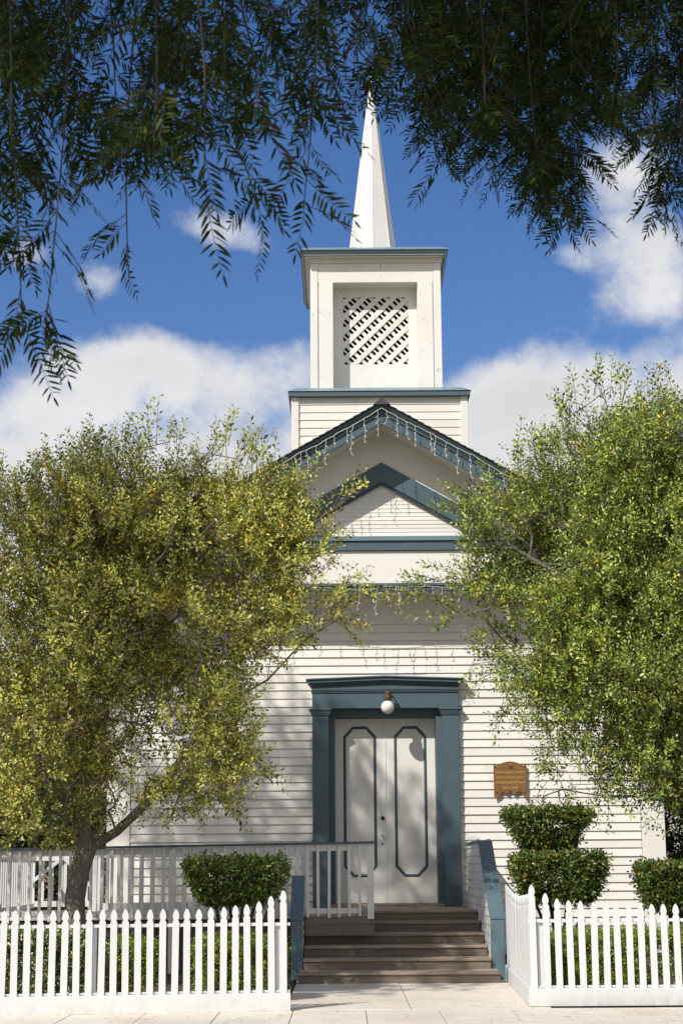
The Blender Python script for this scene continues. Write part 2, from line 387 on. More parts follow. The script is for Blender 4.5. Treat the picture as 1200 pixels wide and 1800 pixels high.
def shoot_templates(n, palette, L=.36, nl=14, leafL=.055, leafW=.024, wood=(.20, .165, .13), spread=1.0):
    out = []
    for _ in range(n):
        t = Tmpl(); bend = RNG.normal(size=2) * .05; ln = L * RNG.uniform(.8, 1.25)
        f = lambda s_: np.array((bend[0] * s_ * s_, bend[1] * s_ * s_, ln * s_))
        t.stick(f(-.3), f(.5), .0048, wood); t.stick(f(.5), f(1.), .0028, wood)
        k = int(nl * RNG.uniform(.8, 1.25)); ph = RNG.uniform(0, 6.28)
        for i in range(k):
            s_ = .12 + .88 * (i + .5) / k; ph += 2.4
            rad = np.array((math.cos(ph), math.sin(ph), 0.)); d = rad * RNG.uniform(.6, 1.) * spread + np.array((0, 0, RNG.uniform(.35, .9)))
            nrm = np.array((0, 0, 1.)) + RNG.normal(size=3) * .45
            c = np.array(palette[RNG.integers(len(palette))]) * RNG.uniform(.8, 1.2)
            q = f(s_) + rad * .02 * spread; sc = RNG.uniform(.7, 1.15) * (1 - .35 * s_ ** 3)
            t.leaf4(q, d, nrm, leafL * sc, leafW * sc, c)
            if RNG.random() < .3:
                q2 = q + RNG.normal(size=3) * .02; t.leaf4(q2, -d * .4 + RNG.normal(size=3), nrm, leafL * sc * .8, leafW * sc * .8, c * .9)
        out.append(t.done())
    return out

def grow(trunk, att, r_tip=.006, expo=2.3, name='trunk', mat='bark', parent=None, rmin=.0, trunk_r=None, sides=8):
    """trunk: list of fixed polylines (first one from the ground), att: crown points reached by limbs"""
    nodes = []; par = []
    for pl in trunk:
        prev = -1 if not nodes else min(range(len(nodes)), key=lambda i: (nodes[i] - Vector(pl[0])).length)
        for k, p in enumerate(pl):
            if nodes and k == 0: continue
            nodes.append(Vector(p)); par.append(prev); prev = len(nodes) - 1
    plen = [0.] * len(nodes)
    for i in range(len(nodes)):
        plen[i] = 0 if par[i] < 0 else plen[par[i]] + (nodes[i] - nodes[par[i]]).length
    low = nodes[0].z + .62 * (nodes[len(trunk[0]) - 1].z - nodes[0].z)
    att = sorted([Vector(a) for a in att], key=lambda a: (a - nodes[len(trunk[0]) - 1]).length)
    arr = [np.array(n_) for n_ in nodes]
    for a in att:
        M = np.array(arr); dd = np.linalg.norm(M - np.array(a), axis=1) + .25 * np.array(plen) + np.where(M[:, 2] < low, 50, 0) + np.where(M[:, 2] > a.z + .3, .6, 0)
        j = int(dd.argmin()); p = nodes[j]; dist = (a - p).length
        ns = max(1, int(dist / .35)); prev = j; side = Vector(RNG.normal(size=3)) * .07 * dist
        for k in range(1, ns + 1):
            s_ = k / ns; q = p.lerp(a, s_) + side * math.sin(math.pi * s_) + Vector((0, 0, .12 * dist * math.sin(math.pi * s_)))
            nodes.append(q); arr.append(np.array(q)); par.append(prev); plen.append(plen[prev] + (q - nodes[prev]).length); prev = len(nodes) - 1
    n = len(nodes); load = [0.] * n; kids = [[] for _ in range(n)]
    for i in range(n):
        if par[i] >= 0: kids[par[i]].append(i)
    for i in range(n - 1, -1, -1):
        if not kids[i]: load[i] = r_tip ** expo
        else: load[i] = sum(load[k] for k in kids[i])
    rad = [l_ ** (1 / expo) for l_ in load]
    if trunk_r:
        f = trunk_r / rad[0]; rad = [r_ * (1 + (f - 1) * min(1, (r_ / rad[0]) ** .6)) for r_ in rad]
    rad[0] *= 1.25
    m = MB(); done_ = [False] * n
    for i in range(n):
        if par[i] >= 0 and done_[i]: continue
        # start chains at every node that is not the thickest child of its parent
        if par[i] >= 0 and max(kids[par[i]], key=lambda k: rad[k]) == i: continue
        ch = [par[i]] if par[i] >= 0 else []
        j = i
        while True:
            ch.append(j); done_[j] = True
            if not kids[j]: break
            j = max(kids[j], key=lambda k: rad[k])
        rr = [rad[c_] for c_ in ch]
        if par[i] >= 0: rr[0] = rr[1] * 1.05
        if max(rr) < rmin: continue
        if len(ch) > 1: m.tube([nodes[c_] for c_ in ch], rr, sides if max(rr) > .04 else (5 if max(rr) > .012 else 3), cap=False)
    m.build(name, mat, parent, smooth=True)
    return np.array([list(q) for q in nodes])

# ------------------------------------------------------------------ the setting
g = MB(); g.box(-900, 900, -900, 1400, -.40, -.02); tag(g.build('ground', 'grass_green'), kind='structure')
g = MB(); g.box(-200, 200, -9, 13.0, -.2, -.012); tag(g.build('road', 'asphalt'), kind='structure')
def slab_grid(xs, ys, zt, gap, m):
    for i in range(len(xs) - 1):
        for j in range(len(ys) - 1):
            m.box(xs[i] + gap, xs[i + 1] - gap, ys[j] + gap, ys[j + 1] - gap, -.1, zt + random.uniform(-.0015, .0015), bev=.004)
pav = MB()
xs = [-.60 + .0 + k * .842 for k in range(-24, 26)]
slab_grid(xs, [17.2, 20.93], .0, .004, pav)
slab_grid([-60, 60], [13.4, 17.19], .0, .004, pav)
slab_grid([-.70, .775, 2.42], [20.93, 26.2], .0, .005, pav)
tag(pav.build('sidewalk', 'concrete'), kind='structure')
g = MB(); g.box(-60, 60, 13.2, 26.3, -.3, -.012); tag(g.build('sidewalk_bedding', 'joint_dirt'), kind='structure')
g = MB(); g.box(-60, 60, 13.0, 13.39, -.3, .0, bev=.02); tag(g.build('kerb', 'concrete'), kind='structure')
bed = MB()
bed.box(-9, -.72, 21.1, 31.0, -.2, .03); bed.box(2.44, 12, 21.35, 31.0, -.2, .03)
tag(bed.build('garden_bed', 'soil'), kind='structure')

# ------------------------------------------------------------------ church
CX = .73
church = empty('church', (CX, 31.0, 0), 'white clapboard church with blue trim, a square belfry and a tall white spire', 'church')
def lap(m, x0, x1, z0, z1, y, ex, th=.020, wob=.0016, seg=None, slope=None):
    """lapped boards between x0 and x1; slope: (apex x, apex z, k) clips each board under a gable"""
    z = z0
    while z < z1 - .01:
        h = min(ex, z1 - z); a, b_ = x0, x1
        if slope:
            ax, az, k = slope; w = (az - (z + h)) / k
            if w <= .02: break
            a, b_ = max(x0, ax - w - ex / k * .9), min(x1, ax + w + ex / k * .9)
        cuts = [a]
        if seg:
            p = a + random.uniform(.6, seg)
            while p < b_ - .5: cuts.append(p); p += random.uniform(seg * .5, seg)
        cuts.append(b_)
        for i in range(len(cuts) - 1):
            tn = random.uniform(.93, 1.03); c = (tn, tn * random.uniform(.985, 1.0), tn * random.uniform(.96, 1.0))
            dz = random.uniform(-wob, wob); t = th * random.uniform(.85, 1.12)
            g_ = .003 if i else 0
            m.add([(cuts[i] + g_, y - t, z + dz), (cuts[i + 1], y - t + random.uniform(-.001, .001), z + dz), (cuts[i + 1], y, z + dz), (cuts[i] + g_, y, z + dz),
                   (cuts[i] + g_, y - .003, z + h + .004), (cuts[i + 1], y - .003, z + h + .004)],
                  [(0, 1, 5, 4), (0, 3, 2, 1), (0, 4, 3), (1, 2, 5)], c)
        z += ex
# nave body
body = MB()
XL, XR = -4.17, 5.63
body.box(XL + .02, -.56, 31.01, 31.2, .25, 7.0); body.box(2.05, XR - .02, 31.01, 31.2, .25, 7.0)
body.box(-.56, 2.05, 31.01, 31.2, 4.42, 7.0); body.box(-.56, 2.05, 31.50, 31.6, .25, 4.40)
for x0, x1 in ((XL + .02, XL + .2), (XR - .2, XR - .02)): body.box(x0, x1, 31.2, 45, .25, 6.7)
body.box(XL + .2, XR - .2, 44.8, 45, .25, 6.7)
walls = body.build('wall', 'siding_paint', church)
sid = MB()
lap(sid, XL + .42, -.545, .30, 4.8725, 30.995, .1475, th=.031, seg=3.6)
lap(sid, 2.055, XR - .40, .30, 4.8725, 30.995, .1475, th=.031, seg=3.2)
lap(sid, XL + .42, XR - .40, 4.8725, 6.0, 30.995, .1475, th=.031, seg=3.8)
sid.build('clapboard_siding', 'siding_paint', church)
for x, s_ in ((XL, -1), (XR, 1)):
    sd_ = MB(); zz = .3
    while zz < 6.3:
        sd_.add([(x + s_ * .02, 31.0, zz), (x + s_ * .02, 45, zz), (x, 45, zz + .15), (x, 31.0, zz + .15)], [(0, 1, 2, 3)])
        zz += .1475
    sd_.build('side_siding', 'siding_paint', church)
cb = MB()
for x0, x1 in ((XL, XL + .41), (XR - .39, XR + .02)): cb.box(x0, x1, 30.955, 31.3, .22, 6.42, bev=.004)
cb.each('corner_board', 'trim_paint', church)
fr = MB(); fr.box(XL + .41, XR - .39, 30.965, 31.02, 5.93, 6.5, bev=.003); fr.build('frieze_board', 'trim_paint', church)
wt = MB(); wt.box(XL, XR, 30.93, 31.0, .12, .30, bev=.006); wt.build('water_table', 'trim_paint', church)
fd = MB(); fd.box(XL + .05, XR - .05, 31.0, 44.9, -.1, .25); fd.build('foundation', 'skirt_wood', church)

# entablature and pediment, overhanging the wall
PX, K = .72, .572                     # apex x and roof slope
ent = MB()
ent.box(XL - .45, XR + .45, 30.25, 31.05, 6.53, 7.12, bev=.004)
e = ent.build('entablature', 'trim_paint', church)
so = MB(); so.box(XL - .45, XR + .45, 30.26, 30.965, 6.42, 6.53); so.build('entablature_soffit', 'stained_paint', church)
mo = MB(); mo.box(XL - .5, XR + .5, 30.19, 30.26, 6.385, 6.47, bev=.008); mo.box(XL - .5, XR + .5, 30.15, 30.25, 6.472, 6.525, bev=.008)
mo.each('lower_moulding', 'blue_paint', church)
co = MB()
co.box(XL - .5, XR + .5, 30.20, 30.26, 7.12, 7.29, bev=.004)
co.build('cornice', 'blue_paint', church)
co = MB(); co.prismx([(30.165, 7.292), (30.26, 7.292), (30.29, 7.385), (30.26, 7.385)], XL - .5, XR + .5); co.build('cornice_flashing', 'cap_paint', church)
def vz(x, apex, k=K): return apex - k * abs(x - PX)
def chev(m, top, bot, y0, y1, half, tint=None, zfloor=None, left=True, right=True):
    """a chevron board following the gable between two apex heights"""
    for s_ in ((-1,) if left else ()) + ((1,) if right else ()):
        P = []
        xe = PX + s_ * half
        a = [(PX, bot), (xe, vz(xe, bot)), (xe, vz(xe, top)), (PX, top)]
        if zfloor is not None:
            xb = PX + s_ * min(half, (bot - zfloor) / K); xt = PX + s_ * min(half, (top - zfloor) / K)
            a = [(PX, bot), (xb, vz(xb, bot)), (xt, vz(xt, top)), (PX, top)]
        if s_ < 0: a = a[::-1]
        m.prism(a, y0, y1, tint)
rk = MB()
HW = 5.35
chev(rk, 9.34, 8.50, 30.27, 31.05, HW, zfloor=7.0)
rk.build('raking_frieze', 'trim_paint', church)
ty = MB(); ty.prism([(PX - 2.2, 7.2), (PX + 2.2, 7.2), (PX, 8.46)], 30.335, 31.0); ty.build('tympanum', 'siding_paint', church)
ts = MB(); lap(ts, PX - 2.1, PX + 2.1, 7.40, 8.44, 30.335, .0715, th=.013, wob=.0006, slope=(PX, 8.40, K)); ts.build('tympanum_siding', 'siding_paint', church)
cv = MB(); chev(cv, 8.725, 8.375, 30.215, 30.30, 2.6, zfloor=7.40); cv.build('pediment_trim', 'blue_paint', church)
cv = MB(); chev(cv, 8.375, 8.335, 30.245, 30.33, 2.6, zfloor=7.40); cv.build('pediment_bead', 'deep_blue_paint', church)
# roof: rafters' overhang with soffit, fascia, crown moulding, shingles
sf = MB(); chev(sf, 9.335, 9.30, 29.55, 30.30, HW); sf.build('raking_soffit', 'trim_paint', church)
fa = MB(); chev(fa, 9.44, 9.255, 29.50, 29.55, HW + .03); chev(fa, 9.475, 9.442, 29.47, 29.55, HW + .03); fa.build('fascia_board', 'blue_paint', church)
cr = MB()
for s_ in (-1, 1):
    xe = PX + s_ * (HW + .08)
    prof = [(29.49, 9.477), (29.38, 9.60), (29.55, 9.60), (29.55, 9.477)]
    A = [(PX, y, z) for y, z in prof]; B = [(xe, y, z - K * (HW + .08)) for y, z in prof]
    fs = [(0, 1, 5, 4), (1, 2, 6, 5), (2, 3, 7, 6), (3, 0, 4, 7), (4, 5, 6, 7)]
    cr.add(A + B, fs if s_ > 0 else [f[::-1] for f in fs])
cr.build('crown_moulding', 'blue_paint', church)
rf = MB(); chev(rf, 9.61, 9.50, 29.56, 45.3, HW + .1); 
roof = rf.build('roof', 'shingle', church)
sh = MB()
nrow = 46
for s_ in (-1, 1):
    for r_ in range(nrow):                       # courses of shingles with uneven butts
        a0 = r_ * (HW + .16) / nrow; a1 = (r_ + 1) * (HW + .16) / nrow + .03
        y = 29.36
        while y < 45.3:
            w = random.uniform(.10, .22) if y < 31.5 else 3.3
            j = random.uniform(-.012, .012); tn = random.uniform(.6, 1.35)
            xa, xb = PX + s_ * (a0 - .0), PX + s_ * (a1 + j)
            za, zb = 9.625 - K * a0 + random.uniform(0, .006), 9.625 - K * (a1 + j) + .022 + random.uniform(0, .008)
            y1 = min(y + w, 45.3)
            v = [(xa, y, za), (xb, y, zb), (xb, y1 - .004, zb), (xa, y1 - .004, za), (xa, y, za - .012), (xb, y, zb - .028), (xb, y1 - .004, zb - .028), (xa, y1 - .004, za - .012)]
            fs = [(0, 1, 2, 3), (0, 4, 5, 1), (1, 5, 6, 2), (4, 7, 6, 5)]
            sh.add(v, fs if s_ < 0 else [f[::-1] for f in fs], (tn, tn, tn)); y += w
sh.build('shingles', 'shingle', roof)
rc = MB()
for k in range(5): rc.prism([(PX - .15, 9.565 + .0), (PX + .15, 9.565), (PX + .03, 9.675), (PX - .03, 9.675)], 29.33 + k * .12, 29.45 + k * .12)
rc.build('ridge_cap', 'shingle', roof)

# steeple: base, belfry, spire
BX0, BX1 = -.885, 2.270
bs = MB(); bs.prism([(BX0 + .03, 8.62), (PX, 9.58), (BX1 - .03, 8.62), (BX1 - .03, 9.90), (BX0 + .03, 9.90)], 29.99, 33.2)
base = bs.build('steeple_base', 'weathered_paint', church)
m = MB()
for zi in range(8):
    z_ = 8.735 + .1435 * zi; w_ = max(0, (9.60 - z_) / K)
    if z_ > 9.58: lap(m, BX0 + .13, BX1 - .12, z_, z_ + .1435, 29.985, .1435, th=.018, wob=.002)
    else:
        if PX - w_ > BX0 + .16: lap(m, BX0 + .13, PX - w_, z_, z_ + .1435, 29.985, .1435, th=.018, wob=.002)
        if PX + w_ < BX1 - .15: lap(m, PX + w_, BX1 - .12, z_, z_ + .1435, 29.985, .1435, th=.018, wob=.002)
lap(m, BX0 + .13, BX1 - .12, 9.883, 9.90, 29.985, .017); m.build('base_siding', 'weathered_paint', base)
m = MB()
for x0, x1 in ((BX0, BX0 + .135), (BX1 - .13, BX1)): m.box(x0, x1, 29.94, 30.12, 8.60, 9.92, bev=.004)
for x0, x1 in ((BX0 + .0, BX0 + .03), (BX1 - .03, BX1)): m.box(x0, x1, 30.12, 33.2, 8.60, 9.92)
m.each('base_corner_board', 'weathered_paint', base)
m = MB(); chev(m, 9.79, 9.63, 29.92, 29.965, 1.50); m.build('apron_board', 'weathered_paint', base)
m = MB(); m.box(BX0 - .04, BX1 + .04, 29.86, 33.3, 9.865, 9.955, bev=.004); cap = m.build('base_cap', 'blue_paint', base)
m = MB()
m.add([(BX0 - .055, 29.84, 9.957), (BX1 + .055, 29.84, 9.957), (BX1 + .055, 33.32, 9.957), (BX0 - .055, 33.32, 9.957),
       (BX0 + .10, 30.02, 10.06), (BX1 - .10, 30.02, 10.06), (BX1 - .10, 33.1, 10.06), (BX0 + .10, 33.1, 10.06)],
      [(0, 3, 2, 1), (4, 5, 6, 7), (0, 1, 5, 4), (1, 2, 6, 5), (2, 3, 7, 6), (3, 0, 4, 7)]); m.build('base_flashing', 'flashing_paint', base)
# belfry
TX0, TX1, TY0, TY1 = -.545, 1.850, 30.30, 32.95
OX0, OX1, OZ0, OZ1 = -.130, 1.420, 10.14, 12.15
m = MB()
m.box(TX0 + .03, OX0, TY0 + .03, TY0 + .12, 10.03, 12.6); m.box(OX1, TX1 - .03, TY0 + .03, TY0 + .12, 10.03, 12.6)
m.box(OX0, OX1, TY0 + .03, TY0 + .12, OZ1, 12.6)
m.box(TX0 + .03, TX0 + .1, TY0 + .12, TY1, 10.03, 12.6); m.box(TX1 - .1, TX1 - .03, TY0 + .12, TY1, 10.03, 12.6); m.box(TX0 + .1, TX1 - .1, TY1 - .1, TY1, 10.03, 12.6)
bel = m.build('belfry', 'weathered_paint', church)
m = MB()
for x0, x1 in ((TX0, TX0 + .135), (TX1 - .135, TX1)): m.box(x0, x1, TY0, TY0 + .14, 10.03, 12.515, bev=.004)
for x0, x1 in ((TX0, TX0 + .028), (TX1 - .028, TX1)): m.box(x0, x1, TY1 - .14, TY1, 10.03, 12.515, bev=.004)
m.each('corner_post', 'weathered_paint', bel)
m = MB(); m.box(TX0 + .14, TX1 - .14, TY0 + .012, TY0 + .03, OZ1, 12.512, (1.0, 1.0, 1.0)); m.build('header_board', 'weathered_paint', bel)
m = MB()
m.box(TX0 + .165, OX0, TY0 + .004, TY0 + .03, 10.06, OZ1 - .002, bev=.003); m.box(OX1, TX1 - .155, TY0 + .004, TY0 + .03, 10.06, OZ1 - .002, bev=.003)
m.each('pilaster_board', 'weathered_paint', bel)
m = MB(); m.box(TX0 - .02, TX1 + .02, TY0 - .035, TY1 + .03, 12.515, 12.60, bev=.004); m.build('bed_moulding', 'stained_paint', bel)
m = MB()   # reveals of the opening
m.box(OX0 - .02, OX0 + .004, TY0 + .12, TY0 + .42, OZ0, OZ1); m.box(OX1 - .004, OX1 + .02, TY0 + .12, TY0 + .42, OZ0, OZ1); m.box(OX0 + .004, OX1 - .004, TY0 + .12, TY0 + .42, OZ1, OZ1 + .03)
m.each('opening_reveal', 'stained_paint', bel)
LX0, LX1, LZ0, LZ1 = .055, 1.258, 10.690, 11.985; LY = TY0 + .38
m = MB()
m.box(OX0 + .004, LX0, LY, LY + .03, 10.03, OZ1); m.box(LX1, OX1 - .004, LY, LY + .03, 10.03, OZ1)
m.box(LX0, LX1, LY + .002, LY + .03, LZ1, OZ1); m.box(LX0, LX1, LY + .003, LY + .03, 10.03, LZ0)
m.build('louver_frame', 'weathered_paint', bel)
def clip_poly(P, x0, x1, z0, z1):
    for ax, lim, sg in ((0, x0, 1), (0, x1, -1), (1, z0, 1), (1, z1, -1)):
        Q = []
        for i in range(len(P)):
            a, b_ = P[i], P[(i + 1) % len(P)]; da, db = (a[ax] - lim) * sg, (b_[ax] - lim) * sg
            if da >= 0: Q.append(a)
            if da * db < 0:
                t = da / (da - db); Q.append((a[0] + (b_[0] - a[0]) * t, a[1] + (b_[1] - a[1]) * t))
        P = Q
        if len(P) < 3: return None
    return P
def strips(m, ang, offs, w, y0, y1, tn=1.):
    d = (math.cos(ang), math.sin(ang)); n = (-d[1], d[0]); c = ((LX0 + LX1) / 2, (LZ0 + LZ1) / 2)
    for o in offs:
        w_ = w if not isinstance(o, tuple) else o[1]; o = o if not isinstance(o, tuple) else o[0]
        b = (c[0] + n[0] * o, c[1] + n[1] * o)
        P = [(b[0] + d[0] * l_ + n[0] * q, b[1] + d[1] * l_ + n[1] * q) for l_, q in ((-2, -w_ / 2), (2, -w_ / 2), (2, w_ / 2), (-2, w_ / 2))]
        P = clip_poly(P, LX0 + .001, LX1 - .001, LZ0 + .001, LZ1 - .001)
        if P: t = tn * random.uniform(.93, 1.03); m.prism(P, y0, y1, (t, t, t * .99))
m = MB(); strips(m, R(45), [k * .193 + .02 for k in range(-6, 7)], .090, LY + .006, LY + .022)
m.build('front_lattice', 'weathered_paint', bel)
m = MB(); strips(m, R(-45), [k * .193 for k in range(-6, 7)], .062, LY + .0235, LY + .038)
strips(m, R(-45), [k * .193 + .0965 for k in range(-6, 7)], .030, LY + .0235, LY + .038)
m.build('rear_lattice', 'weathered_paint', bel)
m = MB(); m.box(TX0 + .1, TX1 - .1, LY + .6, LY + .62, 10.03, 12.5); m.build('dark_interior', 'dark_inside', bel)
# belfry cap
SX0, SX1, SY0, SY1 = -.715, 1.975, 30.05, 33.20
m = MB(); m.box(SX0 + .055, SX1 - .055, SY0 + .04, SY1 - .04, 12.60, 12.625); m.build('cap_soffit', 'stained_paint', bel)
m = MB(); q = .05
m.add([(SX0 + q, SY0 + q, 12.585), (SX1 - q, SY0 + q, 12.585), (SX1 - q, SY1 - q, 12.585), (SX0 + q, SY1 - q, 12.585),
       (SX0, SY0, 12.685), (SX1, SY0, 12.685), (SX1, SY1, 12.685), (SX0, SY1, 12.685),
       (SX0 + q + .02, SY0 + q + .02, 12.585), (SX1 - q - .02, SY0 + q + .02, 12.585), (SX1 - q - .02, SY1 - q - .02, 12.585), (SX0 + q + .02, SY1 - q - .02, 12.585),
       (SX0 + q + .02, SY0 + q + .02, 12.64), (SX1 - q - .02, SY0 + q + .02, 12.64), (SX1 - q - .02, SY1 - q - .02, 12.64), (SX0 + q + .02, SY1 - q - .02, 12.64)],
      [(0, 1, 5, 4), (1, 2, 6, 5), (2, 3, 7, 6), (3, 0, 4, 7), (0, 8, 9, 1), (1, 9, 10, 2), (2, 10, 11, 3), (3, 11, 8, 0), (8, 12, 13, 9), (9, 13, 14, 10), (10, 14, 15, 11), (11, 15, 12, 8), (12, 15, 14, 13)])
m.build('cap_fascia', 'blue_paint', bel)
m = MB()
m.add([(SX0 - .01, SY0 - .01, 12.687), (SX1 + .01, SY0 - .01, 12.687), (SX1 + .01, SY1, 12.687), (SX0 - .01, SY1, 12.687), (SX0 - .01, SY0 - .01, 12.70), (SX1 + .01, SY0 - .01, 12.70), (SX1 + .01, SY1, 12.70), (SX0 - .01, SY1, 12.70),
       (SX0 + .12, SY0 + .12, 12.775), (SX1 - .12, SY0 + .12, 12.775), (SX1 - .12, SY1 - .12, 12.775), (SX0 + .12, SY1 - .12, 12.775)],
      [(0, 3, 2, 1), (0, 1, 5, 4), (1, 2, 6, 5), (2, 3, 7, 6), (3, 0, 4, 7), (4, 5, 9, 8), (5, 6, 10, 9), (6, 7, 11, 10), (7, 4, 8, 11), (8, 9, 10, 11)])
m.build('cap_flashing', 'flashing_paint', bel)
# spire: eight sides, one arris towards the street
m = MB(); SC = (.632, 31.6); SR = .505; SZ0, SZ1 = 12.72, 16.86
rows = [(0, 1.0), (.35, .66), (.7, .32), (1, .004)]
vs = []; fs = []
for t, k in rows:
    for j in range(8):
        a = -math.pi / 2 + j * math.pi / 4; vs.append((SC[0] + SR * k * math.cos(a), SC[1] + SR * k * math.sin(a), SZ0 + (SZ1 - SZ0) * t))
for i in range(3):
    for j in range(8): fs.append((i * 8 + j, i * 8 + (j + 1) % 8, i * 8 + 8 + (j + 1) % 8, i * 8 + 8 + j))
m.add(vs, fs); spire = m.build('spire', 'weathered_paint', church)
m = MB()
for j in range(8):
    a = -math.pi / 2 + j * math.pi / 4; p0 = (SC[0] + SR * math.cos(a), SC[1] + SR * math.sin(a), SZ0); m.tube([p0, (SC[0], SC[1], SZ1)], [.012, .004], 4)
m.build('arris_trim', 'weathered_paint', spire)

# doorway
DY = 31.33; DX0, DXM, DX1, DZ0, DZ1 = -.148, .752, 1.650, .985, 4.240
for x0, x1, hinge in ((DX0, DXM - .004, -1), (DXM + .004, DX1, 1)):
    m = MB(); m.box(x0, x1, DY, DY + .05, DZ0, DZ1, bev=.005)
    d = m.build('door', 'door_paint', church)
    ox0, ox1 = (x0 + .150, x1 - .155) if hinge < 0 else (x0 + .155, x1 - .155)
    oz0, oz1, cx_, cz_ = 1.44, 4.10, .165, .18; w = .052
    def octo(i): 
        k = i * .41; return [(ox0 + cx_ + k * .0 + i * .41, oz0 + i), (ox1 - cx_ - i * .41, oz0 + i), (ox1 - i, oz0 + cz_ + i * .41), (ox1 - i, oz1 - cz_ - i * .41), (ox1 - cx_ - i * .41, oz1 - i), (ox0 + cx_ + i * .41, oz1 - i), (ox0 + i, oz1 - cz_ - i * .41), (ox0 + i, oz0 + cz_ + i * .41)]
    P, Q = octo(0), octo(w); mm_ = MB()
    for k in range(8):
        j = (k + 1) % 8; a = [P[k], P[j], Q[j], Q[k]]; mid = [((P[k][0] + Q[k][0]) / 2, (P[k][1] + Q[k][1]) / 2), ((P[j][0] + Q[j][0]) / 2, (P[j][1] + Q[j][1]) / 2)]
        mm_.add([(P[k][0], DY - .002, P[k][1]), (P[j][0], DY - .002, P[j][1]), (mid[1][0], DY - .022, mid[1][1]), (mid[0][0], DY - .022, mid[0][1]), (Q[j][0], DY - .002, Q[j][1]), (Q[k][0], DY - .002, Q[k][1])],
                [(0, 1, 2, 3), (3, 2, 4, 5)])
    mm_.build('panel_moulding', 'blue_paint', d)
    if hinge < 0:
        m = MB(); m.tube([(DXM - .055, DY, 2.47), (DXM - .055, DY - .012, 2.47), (DXM - .055, DY - .045, 2.47), (DXM - .055, DY - .06, 2.47)], [.036, .034, .030, .012], 14); m.build('deadbolt', 'black_metal', d, smooth=False)
        m = MB(); m.tube([(DXM - .065, DY, 2.175), (DXM - .065, DY - .03, 2.175), (DXM - .065, DY - .035, 2.175), (DXM - .065, DY - .055, 2.175), (DXM - .065, DY - .075, 2.175), (DXM - .065, DY - .082, 2.175)], [.014, .014, .026, .034, .026, .008], 14); m.build('door_knob', 'white_ceramic', d, smooth=True)
        m = MB(); m.tube([(DXM - .066, DY - .0005, 2.03), (DXM - .066, DY - .006, 2.03)], [.016, .016], 10); m.box(DXM - .073, DXM - .059, DY - .006, DY - .0005, 1.99, 2.03); m.build('keyhole_plate', 'black_metal', d)
    else:
        m = MB(); m.box(DXM - .012, DXM + .012, DY - .008, DY - .001, DZ0 + .02, DZ1 - .02, bev=.003); m.build('astragal', 'door_paint', d)
th = MB(); th.box(DX0 - .10, DX1 + .11, 30.95, 31.45, .90, .98, bev=.006); th.build('threshold', 'step_wood', church)
FY = 30.87
m = MB()
m.box(-.545, -.255, FY, 31.1, .93, 4.262, bev=.005); m.box(1.765, 2.055, FY, 31.1, .93, 4.262, bev=.005)
m.box(-.545, 2.055, FY, 31.1, 4.385, 4.66, bev=.004)
cas = m.build('door_casing', 'blue_paint', church)
m = MB(); m.box(-.254, DX0, FY + .16, 31.40, .93, 4.243); m.box(DX1, 1.764, FY + .10, 31.40, .93, 4.243); m.box(-.254, 1.764, FY + .20, 31.40, 4.245, 4.38)
m.each('door_jamb', 'blue_paint', cas)
m = MB()
for x0, x1 in ((-.545, -.255), (1.765, 2.055)):
    m = MB()
    for k, (z0, z1, e_) in enumerate(((4.264, 4.292, .018), (4.294, 4.325, .032), (4.327, 4.352, .045), (4.354, 4.384, .062))): m.box(x0 - e_, x1 + e_, FY - e_, 31.0, z0, z1, bev=.004)
    m.build('capital', 'blue_paint', cas)
m = MB()
for z0, z1, e_ in ((4.662, 4.685, .02), (4.687, 4.712, .035)): m.box(-.545 - e_ * .6, 2.055 + e_ * .6, FY - e_, 31.0, z0, z1, bev=.004)
m.each('hood_bed_moulding', 'blue_paint', cas)
hx0, hx1, hm = -.615, 2.125, .755
def hood(z0, rise, th_, e_, m):
    P = [(hx0 + .09 - e_, z0), (hx1 - .09 + e_, z0), (hx1 - .09 + e_, z0 + th_), (hm, z0 + th_ + rise), (hx0 + .09 - e_, z0 + th_)]
    m.prism(P, FY - e_ - .03, 31.0)
m = MB(); hood(4.714, .05, .055, .015, m); m.build('hood_fascia', 'blue_paint', cas)
m = MB()
for z0, th_, e_ in ((4.775, .022, .04), (4.80, .025, .065), (4.828, .05, .10), (4.882, .022, .13)):
    P = [(hx0 + .09 - e_, z0), (hm, z0 + .05), (hx1 - .09 + e_, z0), (hx1 - .09 + e_, z0 + th_), (hm, z0 + th_ + .05), (hx0 + .09 - e_, z0 + th_)]
    m.prism(P, FY - e_ - .03, 31.0)
m.each('hood_cornice', 'blue_paint', cas)

# globe lamp over the door
LP = at(681, 1243, 30.66); LY0 = LP.y
lamp = empty('porch_lamp', (LP.x, 30.84, 4.62), 'white globe lamp on a rusty bronze bracket above the double doors', 'lamp')
m = MB(); lr = .118
m.lathe([(lr * math.sin(math.pi * k / 16) if 0 < k < 16 else .01, -lr * math.cos(math.pi * k / 16)) for k in range(17)], (LP.x, LY0, LP.z), 28); m.build('globe', 'frosted_glass', lamp, smooth=True)
m = MB(); m.lathe([(.050, .0), (.056, .02), (.066, .04), (.070, .08), (.055, .10), (.058, .15), (.04, .17)], (LP.x, LY0, LP.z + .10), 16); m.build('fitter', 'dark_bronze', lamp)
m = MB(); m.box(LP.x - .075, LP.x + .055, LY0 - .04, LY0 + .04, LP.z + .265, LP.z + .278); m.tube([(LP.x, LY0, LP.z + .26), (LP.x, LY0, LP.z + .33), (LP.x, LY0 + .06, LP.z + .35), (LP.x, LY0 + .14, LP.z + .31), (LP.x, 30.84, LP.z + .24)], .012, 8)
m.tube([(LP.x + .01, 30.83, LP.z + .24), (LP.x + .01, 30.865, LP.z + .24)], [.055, .055], 14); m.build('bracket', 'dark_bronze', lamp)

